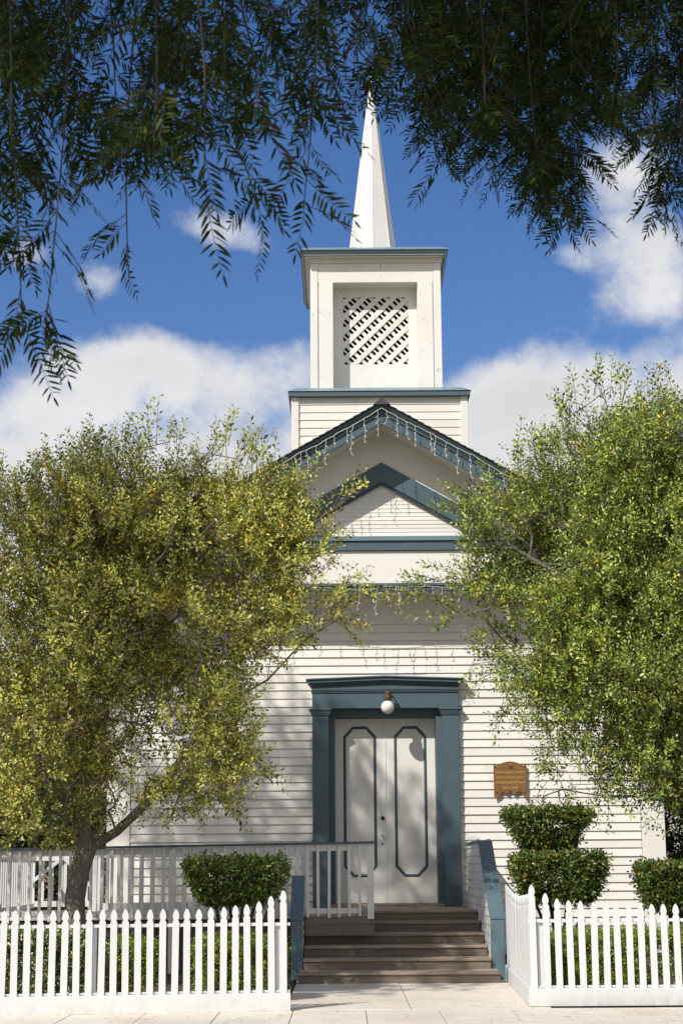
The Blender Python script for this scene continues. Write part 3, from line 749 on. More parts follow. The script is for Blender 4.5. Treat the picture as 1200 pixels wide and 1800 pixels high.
# rusty sign
pl = empty('church_sign', (2.95, 30.93, 2.80), 'rusty brown metal sign with an arched top and gilt lettering on the right clapboards', 'sign')
px0, px1 = 2.655, 3.235
P = []
zt, zs = 3.385, 3.325
def sg(u_, v_): return (px0 + (px1 - px0) * u_, 2.76 + .64 * v_)
P += [sg(0, .98), sg(0, .12), sg(.03, .02), sg(.08, .07), sg(.14, .10), sg(.19, .18), sg(.25, .225), sg(.32, .20), sg(.38, .155), sg(.42, .165), sg(.45, .22), sg(.50, .245), sg(.55, .21), sg(.58, .155), sg(.63, .165), sg(.70, .205), sg(.78, .235), sg(.84, .20), sg(.88, .12), sg(.93, .06), sg(1, .0), sg(1.0, .95), sg(.955, .99), sg(.93, .93)]
P += [sg(.93 - .86 * k / 12, .93 + .12 * math.sin(math.pi * k / 12)) for k in range(1, 12)] + [sg(.07, .93), sg(.04, 1.0)]
m = MB(); m.prism([(x, z) for x, z in P], 30.905, 30.925); m.build('sign_plate', 'rusty_metal', pl)
m = MB()
for u_, v_ in ((.05, .90), (.95, .90), (.10, .20), (.93, .20)):
    x, z = sg(u_, v_); m.tube([(x, 30.90, z), (x, 30.965, z)], [.013, .013], 10)
m.each('bolt', 'black_metal', pl)
def text_mesh(body_, size, x, z, y, parent, name, width=None):
    c = bpy.data.curves.new(name, 'FONT'); c.body = body_; c.size = size; c.extrude = .004; c.align_x = 'CENTER'; c.align_y = 'CENTER'; c.resolution_u = 2
    o = bpy.data.objects.new(name, c); col.objects.link(o)
    dg = bpy.context.evaluated_depsgraph_get(); me = bpy.data.meshes.new_from_object(o.evaluated_get(dg)); col.objects.unlink(o); bpy.data.objects.remove(o)
    vs = np.zeros(len(me.vertices) * 3); me.vertices.foreach_get('co', vs); vs = vs.reshape(-1, 3)
    if width: vs[:, 0] *= width / (vs[:, 0].max() - vs[:, 0].min())
    o0 = wloc(parent); out = np.stack([vs[:, 0] + x - o0.x, y - vs[:, 2] - o0.y, vs[:, 1] + z - o0.z], 1)
    me.vertices.foreach_set('co', out.ravel()); me.update(); me.materials.clear(); me.materials.append(MAT['gilt_letters'])
    ob = bpy.data.objects.new(name, me); col.objects.link(ob); ob.parent = parent
    return ob
for body_, v_, w_ in (('ELIAM SPRINGS CHURCH', .745, .50), ('SUNDAY SCHOOL 10:00 AM', .605, .49), ('MORNING WORSHIP 11:00 AM', .465, .52), ('WELCOME', .325, .26)):
    x, z = sg(.50, v_); text_mesh(body_, .060, x, z, 30.902, pl, 'lettering', w_)
m = MB(); x, z = sg(.52, .90)
for k in range(7):
    a = k * .9; m.tube([(x, 30.903, z), (x + .035 * math.cos(a), 30.893, z + .03 * math.sin(a))], [.009, .004], 5)
m.build('rosette', 'dark_bronze', pl)

# icicle light strings
def icicles(name, pts, y, n, lmin, lmax, label, seed):
    rr = random.Random(seed); m = MB(); drops = []
    def P(t):
        t = max(0, min(.9999, t)) * (len(pts) - 1); i = int(t); f = t - i
        a, b_ = pts[i], pts[i + 1]; sag = -.02 * math.sin(math.pi * f)
        return Vector((a[0] + (b_[0] - a[0]) * f, y, a[1] + (b_[1] - a[1]) * f + sag))
    m.tube([P(k / 90) + Vector((0, rr.uniform(-.006, .006), rr.uniform(-.010, .010))) for k in range(91)], .005, 5)
    root = m.build(name, 'string_wire', None, origin=tuple(P(.5)))
    tag(root, label, 'string lights', 'icicle light strings on the church front')
    for k in range(n):
        t = (k + .5 + rr.uniform(-.35, .35)) / n; p = P(t); ln = rr.uniform(lmin, lmax); d = MB(); q = [p]; bulbs = d
        ns = max(3, int(ln / .05)); x = p.x
        for j in range(1, ns + 1):
            x += rr.uniform(-.018, .018); z = p.z - ln * j / ns; q.append(Vector((x, y + rr.uniform(-.008, .008), z)))
            if j % 2 == 0:
                s_ = rr.choice((-1, 1)); bulbs.tube([q[-1], q[-1] + Vector((.018 * s_, -.008, -.014)), q[-1] + Vector((.034 * s_, -.012, -.03))], [.004, .007, .003], 5)
        d.tube(q, .0038, 4); d.build('light_drop', 'string_wire', root)
wz = 9.53
icicles('icicle_lights', [(PX - 2.9, vz(PX - 2.9, wz)), (PX - 2.2, vz(PX - 2.2, wz - .02)), (PX - 1.5, vz(PX - 1.5, wz + .01)), (PX - .8, vz(PX - .8, wz - .03)), (PX, wz - .02), (PX + .8, vz(PX + .8, wz)), (PX + 1.6, vz(PX + 1.6, wz + .02)), (PX + 2.4, vz(PX + 2.4, wz - .02)), (PX + 3.3, vz(PX + 3.3, wz))],
        29.365, 36, .14, .52, 'white icicle light string hanging along the roof gable edge', 5)
icicles('icicle_lights', [(-2.0, 6.50), (-.9, 6.52), (-.1, 6.44), (.45, 6.41), (.8, 6.47), (1.5, 6.46), (2.4, 6.45), (3.2, 6.50)],
        30.12, 19, .12, .50, 'white icicle light string hanging below the band over the doorway', 9)

# ------------------------------------------------------------------ entrance steps with cheek walls
st = empty('entrance_steps', (.7, 25.4, 0), 'weathered dark wooden entrance steps between two blue capped side walls', 'steps')
Z = [.155 * (k + 1) for k in range(6)]; Yf = [25.4 + .64 * k for k in range(6)]
for k in range(6):
    x0, x1 = (-.665, 2.215) if k == 0 else (-.60, 2.135)
    if k >= 3: x0 = .40 if k > 3 else -.60
    yb = Yf[k + 1] + .06 if k < 5 else 31.0
    m = MB(); nb = 4 if k < 5 else 15
    for j in range(nb):
        a = Yf[k] - .025 + (yb - Yf[k] + .025) * j / nb; b_ = Yf[k] - .025 + (yb - Yf[k] + .025) * (j + 1) / nb - .005; tn = random.uniform(.75, 1.3)
        m.box(x0, x1, a, b_, Z[k] - .038, Z[k] + random.uniform(-.002, .001), (tn, tn, tn), bev=.004)
    m.build('tread' if k < 5 else 'landing', 'step_wood', st)
    m = MB(); tn = random.uniform(.45, .65); m.box(x0 + .004, x1 - .004, Yf[k], Yf[k] + .03, Z[k] - .155 + .001, Z[k] - .04, (tn, tn, tn), bev=.002); m.build('riser', 'step_wood', st)
def cheek(xa, xb, flare, name, ylev, zlev, yback, label):
    """side wall: sloping top, shingled faces, blue cap and front board"""
    yf = 26.1; zf = .90
    m = MB()
    P = [(yf + .02, 0), (yback, 0), (yback, zlev - .03), (ylev, zlev - .03), (yf + .02, zf - .03)]
    m.prismx(P, xa + .02, xb - .02); w = m.build(name, 'siding_paint', st)
    if label: w['label'] = label
    for side, x, s_ in ((0, xa + .02, -1), (1, xb - .02, 1)):
        z = .0; sh_ = MB()
        while z < zlev - .04:
            y = yf + .02 if z < zf - .05 else yf + (z - zf + .05) / (zlev - zf) * (ylev - yf) + .12
            yy = y
            while yy < yback - .02:
                w_ = random.uniform(.09, .2); y1 = min(yy + w_, yback); zt = z + .128
                if yy < ylev:
                    lim = zf + (yy - yf) / (ylev - yf) * (zlev - zf) - .03; zt = min(zt, lim)
                if zt > z + .01:
                    tn = random.uniform(.9, 1.03); dz = random.uniform(-.004, .004)
                    v = [(x + s_ * .016, yy, z + dz), (x + s_ * .016, y1 - .003, z + dz), (x + s_ * .002, y1 - .003, zt), (x + s_ * .002, yy, zt), (x, yy, z + dz), (x, y1 - .003, z + dz)]
                    sh_.add(v, [(0, 1, 2, 3), (0, 4, 5, 1), (0, 3, 4), (1, 5, 2)] if s_ > 0 else [(3, 2, 1, 0), (1, 5, 4, 0), (4, 3, 0), (2, 5, 1)], (tn, tn, tn * .99))
                yy += w_
            z += .128
        sh_.build('shingle_cladding', 'siding_paint', w)
    m = MB(); m.box(xa, xb, yf, yf + .03, -.01, zf - .035, bev=.004); m.build('front_board', 'cap_paint', w)
    m = MB(); t = .04
    pts = [(yf - .015, zf - .035), (yf - .015, zf + .0), (ylev, zlev), (yback, zlev), (yback, zlev - t), (ylev + .01, zlev - t)]
    m.prismx(pts[::-1], xa - .008, xb + .008); m.build('cap_board', 'cap_paint', w)
cheek(-.785, -.605, 0, 'side_wall', 27.04, 1.50, 27.06, 'left side wall ending at the ramp railing')
cheek(2.14, 2.345, 0, 'side_wall', 28.0, 2.02, 30.95, 'right side wall with long sloping cap')

# ------------------------------------------------------------------ ramp with railings
rp = empty('access_ramp', (-2.5, 27.1, 0), 'raised wooden ramp deck with white balustrade running left from the door landing', 'ramp')
RY = 27.12; RX0, RX1 = -7.5, .455
m = MB()
for k in range(24):
    a = RY + k * .16; tn = random.uniform(.8, 1.25)
    m.box(RX0, .39, a, a + .155, .882, .918 + random.uniform(-.001, .001), (tn, tn, tn), bev=.003)
m.build('deck', 'step_wood', rp)
m = MB(); tn = 1.5
m.box(-.60, RX1, RY + .002, RY + .04, .765, .880, (1.5, 1.5, 1.5), bev=.003); m.box(-.60, RX1, RY + .002, RY + .04, .600, .762, (1.35, 1.35, 1.35), bev=.003)
m.each('rim_board', 'skirt_wood', rp)
m = MB(); m.box(RX0, -.79, RY - .02, RY + .02, .855, .905, bev=.003); m.build('deck_nosing', 'rail_paint', rp)
m = MB(); x = RX0
while x < -.82:
    w_ = random.uniform(.13, .15); tn = random.uniform(.55, 1.0); m.box(x, min(x + w_ - .012, -.80), RY + .06, RY + .08, .0, .87, (tn, tn, tn)); x += w_
m.build('skirting', 'skirt_wood', rp)
m = MB(); m.box(RX0, -.8, RY + .3, RY + .32, 0, .87); m.build('under_deck_shade', 'dark_inside', rp)  # near-black sheet standing in for the shade beneath the deck
# front railing
rail_top = 2.01
def sl(x): return rail_top - .012 * (RX1 - x)                     # the rail falls a little to the left
def slope_box(m, x0, x1, y0, y1, d0, d1, tint=None):
    a, b_ = sl(x0), sl(x1)
    m.add([(x0, y0, a + d0), (x1, y0, b_ + d0), (x1, y1, b_ + d0), (x0, y1, a + d0), (x0, y0, a + d1), (x1, y0, b_ + d1), (x1, y1, b_ + d1), (x0, y1, a + d1)],
          [(0, 3, 2, 1), (4, 5, 6, 7), (0, 1, 5, 4), (1, 2, 6, 5), (2, 3, 7, 6), (3, 0, 4, 7)], tint)
m = MB(); slope_box(m, RX0, RX1 + .01, RY - .06, RY + .09, -.035, .0); m.build('handrail', 'blue_paint', rp)
m = MB(); slope_box(m, RX0, RX1 - .02, RY + .0, RY + .035, -.135, -.038); m.build('top_rail', 'rail_paint', rp)
m = MB(); m.box(-.60, .22, RY + .0, RY + .035, .925, 1.01, bev=.003); m.box(RX0, -.80, RY + .0, RY + .035, .91, .985, bev=.003); m.each('bottom_rail', 'rail_paint', rp)
m = MB(); m.box(.355, .455, RY - .03, RY - .004, .845, 1.968, bev=.004); m.box(.37, .45, RY - .003, RY + .09, .92, 1.965, bev=.004); m.each('end_post', 'rail_paint', rp)
m = MB(); m.box(0, .045, RY - .032, RY - .002, .885, 1.965, bev=.004)
b0 = m.build('baluster', 'rail_paint', rp)
xs_b = []; x = .215
while x > RX0: xs_b.append(x); x -= .158
b0.location = (xs_b[0], 0, 0)
# mesh was built relative to the ramp's origin: shift copies along x
for x in xs_b[1:]:
    c = b0.copy(); col.objects.link(c); c.parent = rp; c.location = (x, random.uniform(-.002, .002), sl(x) - rail_top + random.uniform(-.006, .006)); c.rotation_euler = (0, random.uniform(-.006, .006), 0)
m = MB()
for x in (-2.68, -5.55): m.box(x, x + .10, RY - .05, RY + .05, .05, 1.90, bev=.004)
m.each('railing_post', 'rail_paint', rp)
# rear railing in the sun, side railing and gate at the far end
rr_ = empty('rear_railing', (-2.4, 29.6, .92), 'white sunlit balustrade at the rear edge of the ramp against the clapboards', 'railing')
YB = 29.62
m = MB(); m.box(-4.22, -.62, YB, YB + .035, .925, 1.055, bev=.003); m.box(-4.22, -.62, YB - .01, YB + .045, 1.80, 1.90, bev=.003); m.each('rail', 'fence_paint', rr_)
m = MB(); m.box(-4.26, -4.13, YB - .02, YB + .06, .92, 1.82, bev=.004); m.box(-.72, -.62, YB - .02, YB + .06, .92, 1.82, bev=.004); m.each('post', 'fence_paint', rr_)
m = MB(); m.box(0, .055, YB - .036, YB - .004, .94, 1.84, bev=.004); b1 = m.build('baluster', 'fence_paint', rr_)
x = -3.98; first = True
while x < -.75:
    c = b1 if first else b1.copy()
    if not first: col.objects.link(c); c.parent = rr_
    first = False; c.location = (x, 0, 0); x += .185
sr_ = empty('side_railing', (-5.40, 29.0, .92), 'white slatted side railing running back at the far left end of the ramp', 'railing')
m = MB(); m.box(-5.44, -5.38, 27.3, 30.9, 1.76, 1.88, bev=.003); m.box(-5.44, -5.40, 27.3, 30.9, .95, 1.03, bev=.003); m.each('rail', 'fence_paint', sr_)
m = MB(); m.box(-5.438, -5.405, 0, .06, .95, 1.80, bev=.003); b2 = m.build('baluster', 'fence_paint', sr_)
y = 27.4; first = True
while y < 30.8:
    c = b2 if first else b2.copy()
    if not first: col.objects.link(c); c.parent = sr_
    first = False; c.location = (0, y, 0); y += .19
gt = empty('ramp_gate', (-4.95, 31.0, .92), 'white slatted double gate with diagonal braces behind the big tree trunk', 'gate')
for x0, x1, up_ in ((-5.48, -4.93, 1), (-4.92, -4.30, -1)):
    m = MB(); m.box(x0, x1, 31.0, 31.03, 1.76, 1.88, bev=.003); m.box(x0, x1, 31.0, 31.03, .97, 1.07, bev=.003)
    for k in range(4):
        a = x0 + (x1 - x0 - .06) * k / 3; m.box(a, a + .06, 31.032, 31.05, .97, 1.86, bev=.003)
    za, zb = (1.35, 1.78) if up_ > 0 else (1.78, 1.15)
    m.add([(x0, 30.975, za), (x1, 30.975, zb), (x1, 30.975, zb + .075), (x0, 30.975, za + .075), (x0, 30.998, za), (x1, 30.998, zb), (x1, 30.998, zb + .075), (x0, 30.998, za + .075)],
          [(0, 1, 2, 3), (7, 6, 5, 4), (0, 4, 5, 1), (3, 2, 6, 7), (0, 3, 7, 4), (1, 5, 6, 2)])
    m.build('gate_leaf', 'fence_paint', gt)
m = MB(); m.box(-4.30, -4.20, 30.9, 31.02, .3, 1.9, bev=.004); m.build('gate_post', 'fence_paint', gt)

# ------------------------------------------------------------------ picket fences
def picket_profile(h, w=.077):
    k = w / 2
    half = [(k, 0), (k, h - .150), (k * .98, h - .147), (k * .72, h - .135), (k * .68, h - .122), (k * .86, h - .108), (k * .97, h - .092), (k * .95, h - .075), (k * .80, h - .050), (k * .55, h - .025), (k * .28, h - .008), (0, h)]
    return half + [(-x, z) for x, z in half[-2::-1]]
def picket_mesh(m, x, y0, y1, z0, h, lean=0):
    m.prism([(px_ + x, z0 + pz) for px_, pz in picket_profile(h)], y0, y1)
def fence(name, A, B, zb, label, n, tops, posts, endpost=None, parent_loc=None, kick=.21):
    """pickets from A to B (x,y); built straight along +x and turned"""
    A = Vector((A[0], A[1], 0)); B = Vector((B[0], B[1], 0)); Ln = (B - A).length
    root = empty(name, (A.x, A.y, zb), label, 'fence', 'white picket fences along the sidewalk')
    root.rotation_euler = (0, 0, math.atan2(B.y - A.y, B.x - A.x))
    def part(mb, nm): # local mesh
        oo = mb.each(nm, 'fence_paint', None)
        for o in oo: o.parent = root
        return oo[0]
    m = MB(); m.box(-.0, Ln, -.012, .013, .004, kick, bev=.004); part(m, 'kickboard')
    m = MB(); m.box(0, Ln, .036, .07, .965, 1.003, bev=.003); m.box(0, Ln, .036, .075, kick - .0, kick + .028, bev=.003); part(m, 'rail')
    m = MB()
    for p, w_ in posts: m.box(p - w_ / 2, p + w_ / 2, .072, .072 + w_, .0, .99, bev=.004)
    part(m, 'post')
    protos = {}
    for k in range(n):
        s_ = (k + .5) / n * Ln if not callable(tops) else None
        x, h = tops(k)
        key = round(h, 2)
        if key not in protos:
            m = MB(); picket_mesh(m, 0, .016, .035, .03, key - .03); protos[key] = part(m, 'picket'); c = protos[key]
        else:
            c = protos[key].copy(); col.objects.link(c); c.parent = root
        c.location = (x, random.uniform(-.0015, .0015), random.uniform(-.006, .006)); c.rotation_euler = (random.uniform(-.004, .004), random.uniform(-.011, .011), random.uniform(-.03, .03))
    return root, part
# left fence: its pickets rise to the gate opening
def tl(k):
    x = 5.33 - .0 - .1405 * k
    rise = [.20, .145, .085, .055, .038, .02, .01]
    return x, 1.17 + (rise[k] if k < len(rise) else 0)
fl, pt = fence('picket_fence', (-6.0, 20.16), (-.63, 20.80), -.005, 'long white picket fence left of the entrance path, in front of the ramp', 38, tl, [(5.29, .10), (3.12, .10), (.8, .10)])
# right front fence
def trf(k):
    x = .055 + .1405 * k; rise = [.215, .12, .06, .035, .02, .01]
    return x + (.02 if k else 0), 1.19 + (rise[k] if k < len(rise) else -.002 * min(k, 8))
fence('picket_fence', (2.185, 21.13), (8.5, 21.16), .0, 'white picket fence right of the entrance path, in front of the clipped hedge', 44, trf, [(.16, .10), (2.5, .10), (4.9, .10)])
# return along the path: turned ninety degrees, dips in the middle
Lr = (Vector((2.35, 26.05)) - Vector((2.185, 21.15))).length
def trr(k):
    x = .06 + (Lr - .16) * k / 43; t = abs(k / 43 - .58) / .58
    return x, 1.235 + .115 * min(1, t) ** 1.5
fence('picket_fence', (2.35, 26.05), (2.185, 21.15), .0, 'white picket fence return dipping in the middle beside the entrance path', 44, trr, [(.06, .09), (2.4, .09)])

# ------------------------------------------------------------------ trees
def ellipsoid_points(ells, total, shell=.45):
    """ells: (centre, (rx,ry,rz), weight)"""
    w = np.array([e_[2] * (e_[1][0] * e_[1][1] * e_[1][2]) ** (2 / 3) for e_ in ells]); w /= w.sum()
    P = []; O = []
    for (c, r, _), wi in zip(ells, w):
        n = int(total * wi); d = unit(RNG.normal(size=(n, 3))); rad = RNG.uniform(0, 1, (n, 1)) ** shell
        P.append(np.array(c) + d * rad * np.array(r)); O.append(d * rad)
    return np.concatenate(P), np.concatenate(O)
def px_ell(px, py, rx, ry, Y, depth, w=1.0):
    c = at(px, py + (24 if py < 930 else 0), Y); s_ = Y / FPX
    return ((c.x, c.y, c.z), (rx * s_, depth, ry * s_ * 1.04), w)
OLIVE = [(0.54, 0.56, 0.1), (0.62, 0.63, 0.13), (0.43, 0.48, 0.08), (0.68, 0.67, 0.18), (0.15, 0.2, 0.04), (0.58, 0.54, 0.1), (0.74, 0.72, 0.34), (0.1, 0.14, 0.03), (0.5, 0.54, 0.09), (0.3, 0.36, 0.06)]
GREEN = [(0.34, 0.46, 0.07), (0.44, 0.54, 0.09), (0.23, 0.35, 0.05), (0.52, 0.6, 0.13), (0.1, 0.16, 0.03), (0.42, 0.46, 0.08), (0.66, 0.68, 0.32), (0.11, 0.18, 0.03), (0.32, 0.42, 0.06), (0.08, 0.13, 0.025)]
def street_tree(name, loc, label, trunk, ells, nshoot, natt, palette, trunk_r, gap=-.25, sprigs=None):
    root = empty(name, loc, label, 'tree', None)
    att, _ = ellipsoid_points(ells, natt, .5)
    if sprigs is not None: att = np.concatenate([att, sprigs[0][::2]])
    nodes = grow(trunk, att, .0045, 2.35, 'trunk', 'bark', root, trunk_r=trunk_r)
    P, O = ellipsoid_points(ells, int(nshoot * 1.5), .42)
    keep = lump(P, 1.35) + .35 * lump(P + 7, 3.2) > gap + RNG.normal(size=len(P)) * .12
    P, O = P[keep], O[keep]
    D = unit(O) * .75 + np.array((0, 0, .75)) + RNG.normal(size=P.shape) * .35
    S = RNG.uniform(.75, 1.2, len(P))
    if sprigs is not None:
        P = np.concatenate([P, sprigs[0]]); D = np.concatenate([D, sprigs[1]]); S = np.concatenate([S, sprigs[2]])
    t = RNG.uniform(.72, 1.28, (len(P), 1)) * np.ones((1, 3))
    warm = RNG.uniform(0, 1, (len(P), 1)); t = t * (1 + (warm > .93) * np.array((.5, .15, -.1)))
    T = shoot_templates(14, palette, nl=14, leafL=.074, leafW=.038)
    scatter('crown', T, P, D, S, t, 'small_leaves', root)
    return root
# left tree
Yt = 24.2
tb = at(134, 1640, Yt)
fork = at(150, 1500, Yt); 
Lt = [[(tb.x - .03, Yt, -.05), (tb.x, Yt, .45), (at(132, 1580, Yt)), (at(140, 1530, Yt)), (at(152, 1495, Yt))],
      [at(152, 1495, Yt), at(205, 1462, Yt), at(255, 1415, Yt - .2), at(300, 1365, Yt - .3), at(345, 1290, Yt - .3), at(380, 1200, Yt)],
      [at(152, 1495, Yt), at(140, 1440, Yt), at(135, 1370, Yt + .1), at(160, 1290, Yt + .2), at(150, 1180, Yt + .3), at(190, 1060, Yt + .2)],
      [at(345, 1290, Yt - .3), at(410, 1230, Yt - .1), at(470, 1195, Yt), at(540, 1120, Yt)],
      [at(140, 1440, Yt), at(90, 1380, Yt - .3), at(30, 1300, Yt - .4), at(-60, 1200, Yt)]]
Lt = [[tuple(p) for p in pl_] for pl_ in Lt]
lell = [px_ell(*a) for a in (
    (40, 960, 170, 135, 24.2, 1.5, .95), (200, 900, 180, 130, 24.2, 1.6, 1.1), (370, 890, 160, 115, 24.2, 1.4, 1.15), (130, 1110, 200, 150, 24.1, 1.6, 1.), (320, 1060, 190, 140, 24.0, 1.5, 1.1),
    (450, 950, 95, 110, 24.1, 1.0, .8), (535, 960, 55, 75, 24.1, .5, .42), (540, 1070, 75, 45, 24.1, .6, .5), (460, 1120, 80, 50, 24.1, .6, .45),
    (90, 1270, 180, 120, 23.9, 1.3, .95), (290, 1220, 150, 110, 23.8, 1.1, .9), (380, 1290, 70, 60, 23.9, .6, .55), (80, 1410, 130, 75, 23.6, .9, .95), (330, 1370, 100, 60, 23.6, .6, .75), (240, 1390, 110, 65, 23.5, .6, .75), (150, 1450, 100, 40, 23.5, .5, .45), (400, 1330, 50, 60, 23.6, .5, .4),
    (-160, 1050, 200, 220, 24.3, 1.6, .6))]
def sprig_set(lst, Y, n, spread):
    P = []; D = []; S = []
    for px_, py_, dx, dz in lst:
        c = np.array(at(px_, py_ + (30 if dz > .9 else 0), Y)); k = n
        P.append(c + RNG.normal(size=(k, 3)) * np.array((spread, .25, spread))); D.append(np.tile((dx, 0, dz), (k, 1)) + RNG.normal(size=(k, 3)) * .18); S.append(RNG.uniform(.9, 1.5, k))
    return np.concatenate(P), np.concatenate(D), np.concatenate(S)
lsp = sprig_set([(60, 830, 0, 1), (125, 800, 0, 1), (170, 775, 0, 1), (225, 760, 0, 1), (268, 745, 0, 1), (300, 760, 0, 1), (350, 790, .05, 1), (385, 775, 0, 1), (420, 760, 0, 1), (440, 790, .1, 1), (465, 800, .1, 1), (20, 850, -.1, 1),
                 (520, 850, .4, .8), (600, 880, .5, .6), (615, 1020, .8, .2), (640, 1060, .9, -.1), (600, 1090, .7, -.5), (450, 1340, .7, -.4), (380, 1400, .5, -.7)], 24.1, 5, .08)
street_tree('olive_green_tree', (tb.x, Yt, 0), 'spreading small-leaved tree with a forked grey trunk behind the left picket fence', Lt, lell, 13000, 620, OLIVE, .14, -.03, lsp)
# right tree: trunk stands just beyond the right edge of the view
Yr = 25.2
rb = at(1290, 1600, Yr)
Rt = [[(rb.x, Yr, -.05), (rb.x - .02, Yr, .8), tuple(at(1275, 1480, Yr)), tuple(at(1262, 1400, Yr))],
      [tuple(p) for p in (at(1262, 1400, Yr), at(1215, 1300, Yr), at(1170, 1200, Yr), at(1120, 1080, Yr), at(1080, 960, Yr), at(1060, 850, Yr))],
      [tuple(p) for p in (at(1262, 1400, Yr), at(1290, 1250, Yr), at(1270, 1080, Yr), at(1230, 900, Yr), at(1200, 800, Yr))],
      [tuple(p) for p in (at(1120, 1080, Yr), at(1020, 1030, Yr - .3), at(930, 980, Yr - .3), at(850, 930, Yr - .2))]]
rell = [px_ell(*a) for a in (
    (1180, 815, 140, 125, 25.2, 1.5, 1.15), (1060, 815, 120, 105, 25.2, 1.3, 1.05), (960, 880, 110, 110, 25.1, 1.2, 1.), (900, 950, 90, 90, 25.0, 1.0, .95), (850, 1045, 70, 50, 25.0, .7, .65), (855, 895, 45, 45, 25.0, .5, .42), (845, 970, 40, 45, 25., .5, .35),
    (1060, 1000, 190, 140, 25.0, 1.6, 1.15), (1200, 1000, 180, 170, 25.2, 1.7, 1.1), (960, 1120, 130, 85, 24.9, 1.1, .95), (1090, 1170, 150, 120, 24.9, 1.4, 1.1), (1210, 1220, 130, 130, 25.0, 1.4, 1.05),
    (920, 1180, 60, 45, 24.9, .6, .5), (980, 1250, 80, 50, 24.8, .6, .45), (1020, 1330, 70, 45, 24.8, .5, .28), (1140, 1340, 90, 60, 24.9, .8, .75), (1190, 1400, 60, 50, 24.9, .6, .6), (1110, 1400, 50, 25, 24.8, .4, .3), (1360, 1050, 170, 270, 25.3, 1.7, .55))]
rsp = sprig_set([(1060, 650, 0, 1), (1095, 665, .05, 1), (1165, 650, 0, 1), (1130, 690, 0, 1), (1010, 690, -.1, 1), (985, 715, -.1, 1), (920, 770, -.15, 1), (940, 765, 0, 1), (870, 860, -.5, .8), (830, 900, -.7, .5), (800, 880, -.8, .5),
                 (780, 1020, -.9, .2), (760, 1030, -.9, 0), (800, 1080, -.8, -.3), (850, 1180, -.5, -.6), (900, 1240, -.4, -.7), (960, 1330, -.2, -.8), (1000, 1385, 0, -1), (960, 1400, -.4, -.6), (1050, 1400, 0, -1)], 25.0, 5, .08)
street_tree('bright_green_tree', (rb.x, Yr, 0), 'bright green small-leaved tree on the right hiding the right roof edge of the church', Rt, rell, 12800, 620, GREEN, .15, -.10, rsp)

# clipped shrubs
SHRUB = [(0.076, 0.133, 0.021), (0.102, 0.165, 0.024), (0.060, 0.102, 0.018), (0.145, 0.197, 0.029), (0.085, 0.126, 0.024), (0.187, 0.188, 0.040)]
def clump_templates(n, palette, leafL, leafW, nl=10, rad=.05):
    out = []
    for _ in range(n):
        t = Tmpl()
        for i in range(nl):
            d = RNG.normal(size=3); d[2] = abs(d[2]) * .8 + .15; p = RNG.normal(size=3) * rad * .5; nrm = np.array((0, 0, 1.)) + RNG.normal(size=3) * .6
            c = np.array(palette[RNG.integers(len(palette))]) * RNG.uniform(.75, 1.25); sc = RNG.uniform(.7, 1.2)
            t.leaf4(p, d, nrm, leafL * sc, leafW * sc, c)
        t.stick(np.array((0, 0, -.06)), np.array((0, 0, .02)), .003, (.1, .08, .06)); out.append(t.done())
    return out
def clipped(parent, name, boxes, n, tmpls, under=.75, jit=.026, gapv=None):
    """boxes: (x0,x1,y0,y1,z0,z1,taper) with the bottom narrowed by taper; leaves fill a shell"""
    P = []; D = []
    for x0, x1, y0, y1, z0, z1, tp, share in boxes:
        k = int(n * share); q = RNG.uniform(-1, 1, (k, 3)); ax = RNG.choice(3, k, p=(.22, .33, .45))
        dep = RNG.uniform(0, 1, k) ** 1.6 * .45
        for a in range(3):
            s_ = ax == a; q[s_, a] = np.sign(q[s_, a]) * (1 - dep[s_])
        s_ = (ax == 2) & (q[:, 2] < 0) & (RNG.random(k) > under); q[s_, 2] *= -1
        # round the corners
        r = np.linalg.norm(np.abs(q) ** 3, axis=1) ** (1 / 3); q = q / np.maximum(1, r * 1.0)[:, None]
        tap = 1 - tp * (1 - (q[:, 2] + 1) / 2) ** 1.3
        c = np.array(((x0 + x1) / 2, (y0 + y1) / 2, (z0 + z1) / 2)); h = np.array(((x1 - x0) / 2, (y1 - y0) / 2, (z1 - z0) / 2))
        p = c + q * h * np.stack([tap, tap, np.ones(k)], 1) + RNG.normal(size=(k, 3)) * jit * (1 + 1.2 * (RNG.random((k, 1)) > .93))
        p = p + unit(q) * (lump(p * 4.0, 1.8) * .035 + lump(p * 9.0 + 3, 2.0) * .02)[:, None]
        keep = lump(p * 3.0, 1.6) > -.85 + .6 * (q[:, 2] < -.5)
        P.append(p[keep]); D.append((unit(q) + RNG.normal(size=(k, 3)) * .35)[keep])
    P = np.concatenate(P); D = np.concatenate(D)
    t = RNG.uniform(.7, 1.3, (len(P), 1)) * np.ones((1, 3)); t = t * (1 + (RNG.uniform(0, 1, (len(P), 1)) > .975) * np.array((2.0, .6, 0)))
    return scatter(name, tmpls, P, D, RNG.uniform(.75, 1.15, len(P)), t, 'hedge_leaves', parent)
TC = clump_templates(10, SHRUB, .062, .032, 9, .06)
def stems(parent, base, tops, r0, mat='dark_bark', name='stem'):
    m = MB()
    for tpt in tops:
        b_ = Vector(base) + Vector((random.uniform(-.05, .05), random.uniform(-.04, .04), 0)); t = Vector(tpt); pts = [b_.lerp(t, s_) + Vector((random.uniform(-.03, .03), random.uniform(-.03, .03), 0)) * (1 if 0 < s_ < 1 else 0) for s_ in (0, .25, .5, .75, 1)]
        m.tube(pts, [r0, r0 * .85, r0 * .75, r0 * .6, r0 * .3], 7)
    return m.build(name, mat, parent, smooth=True)
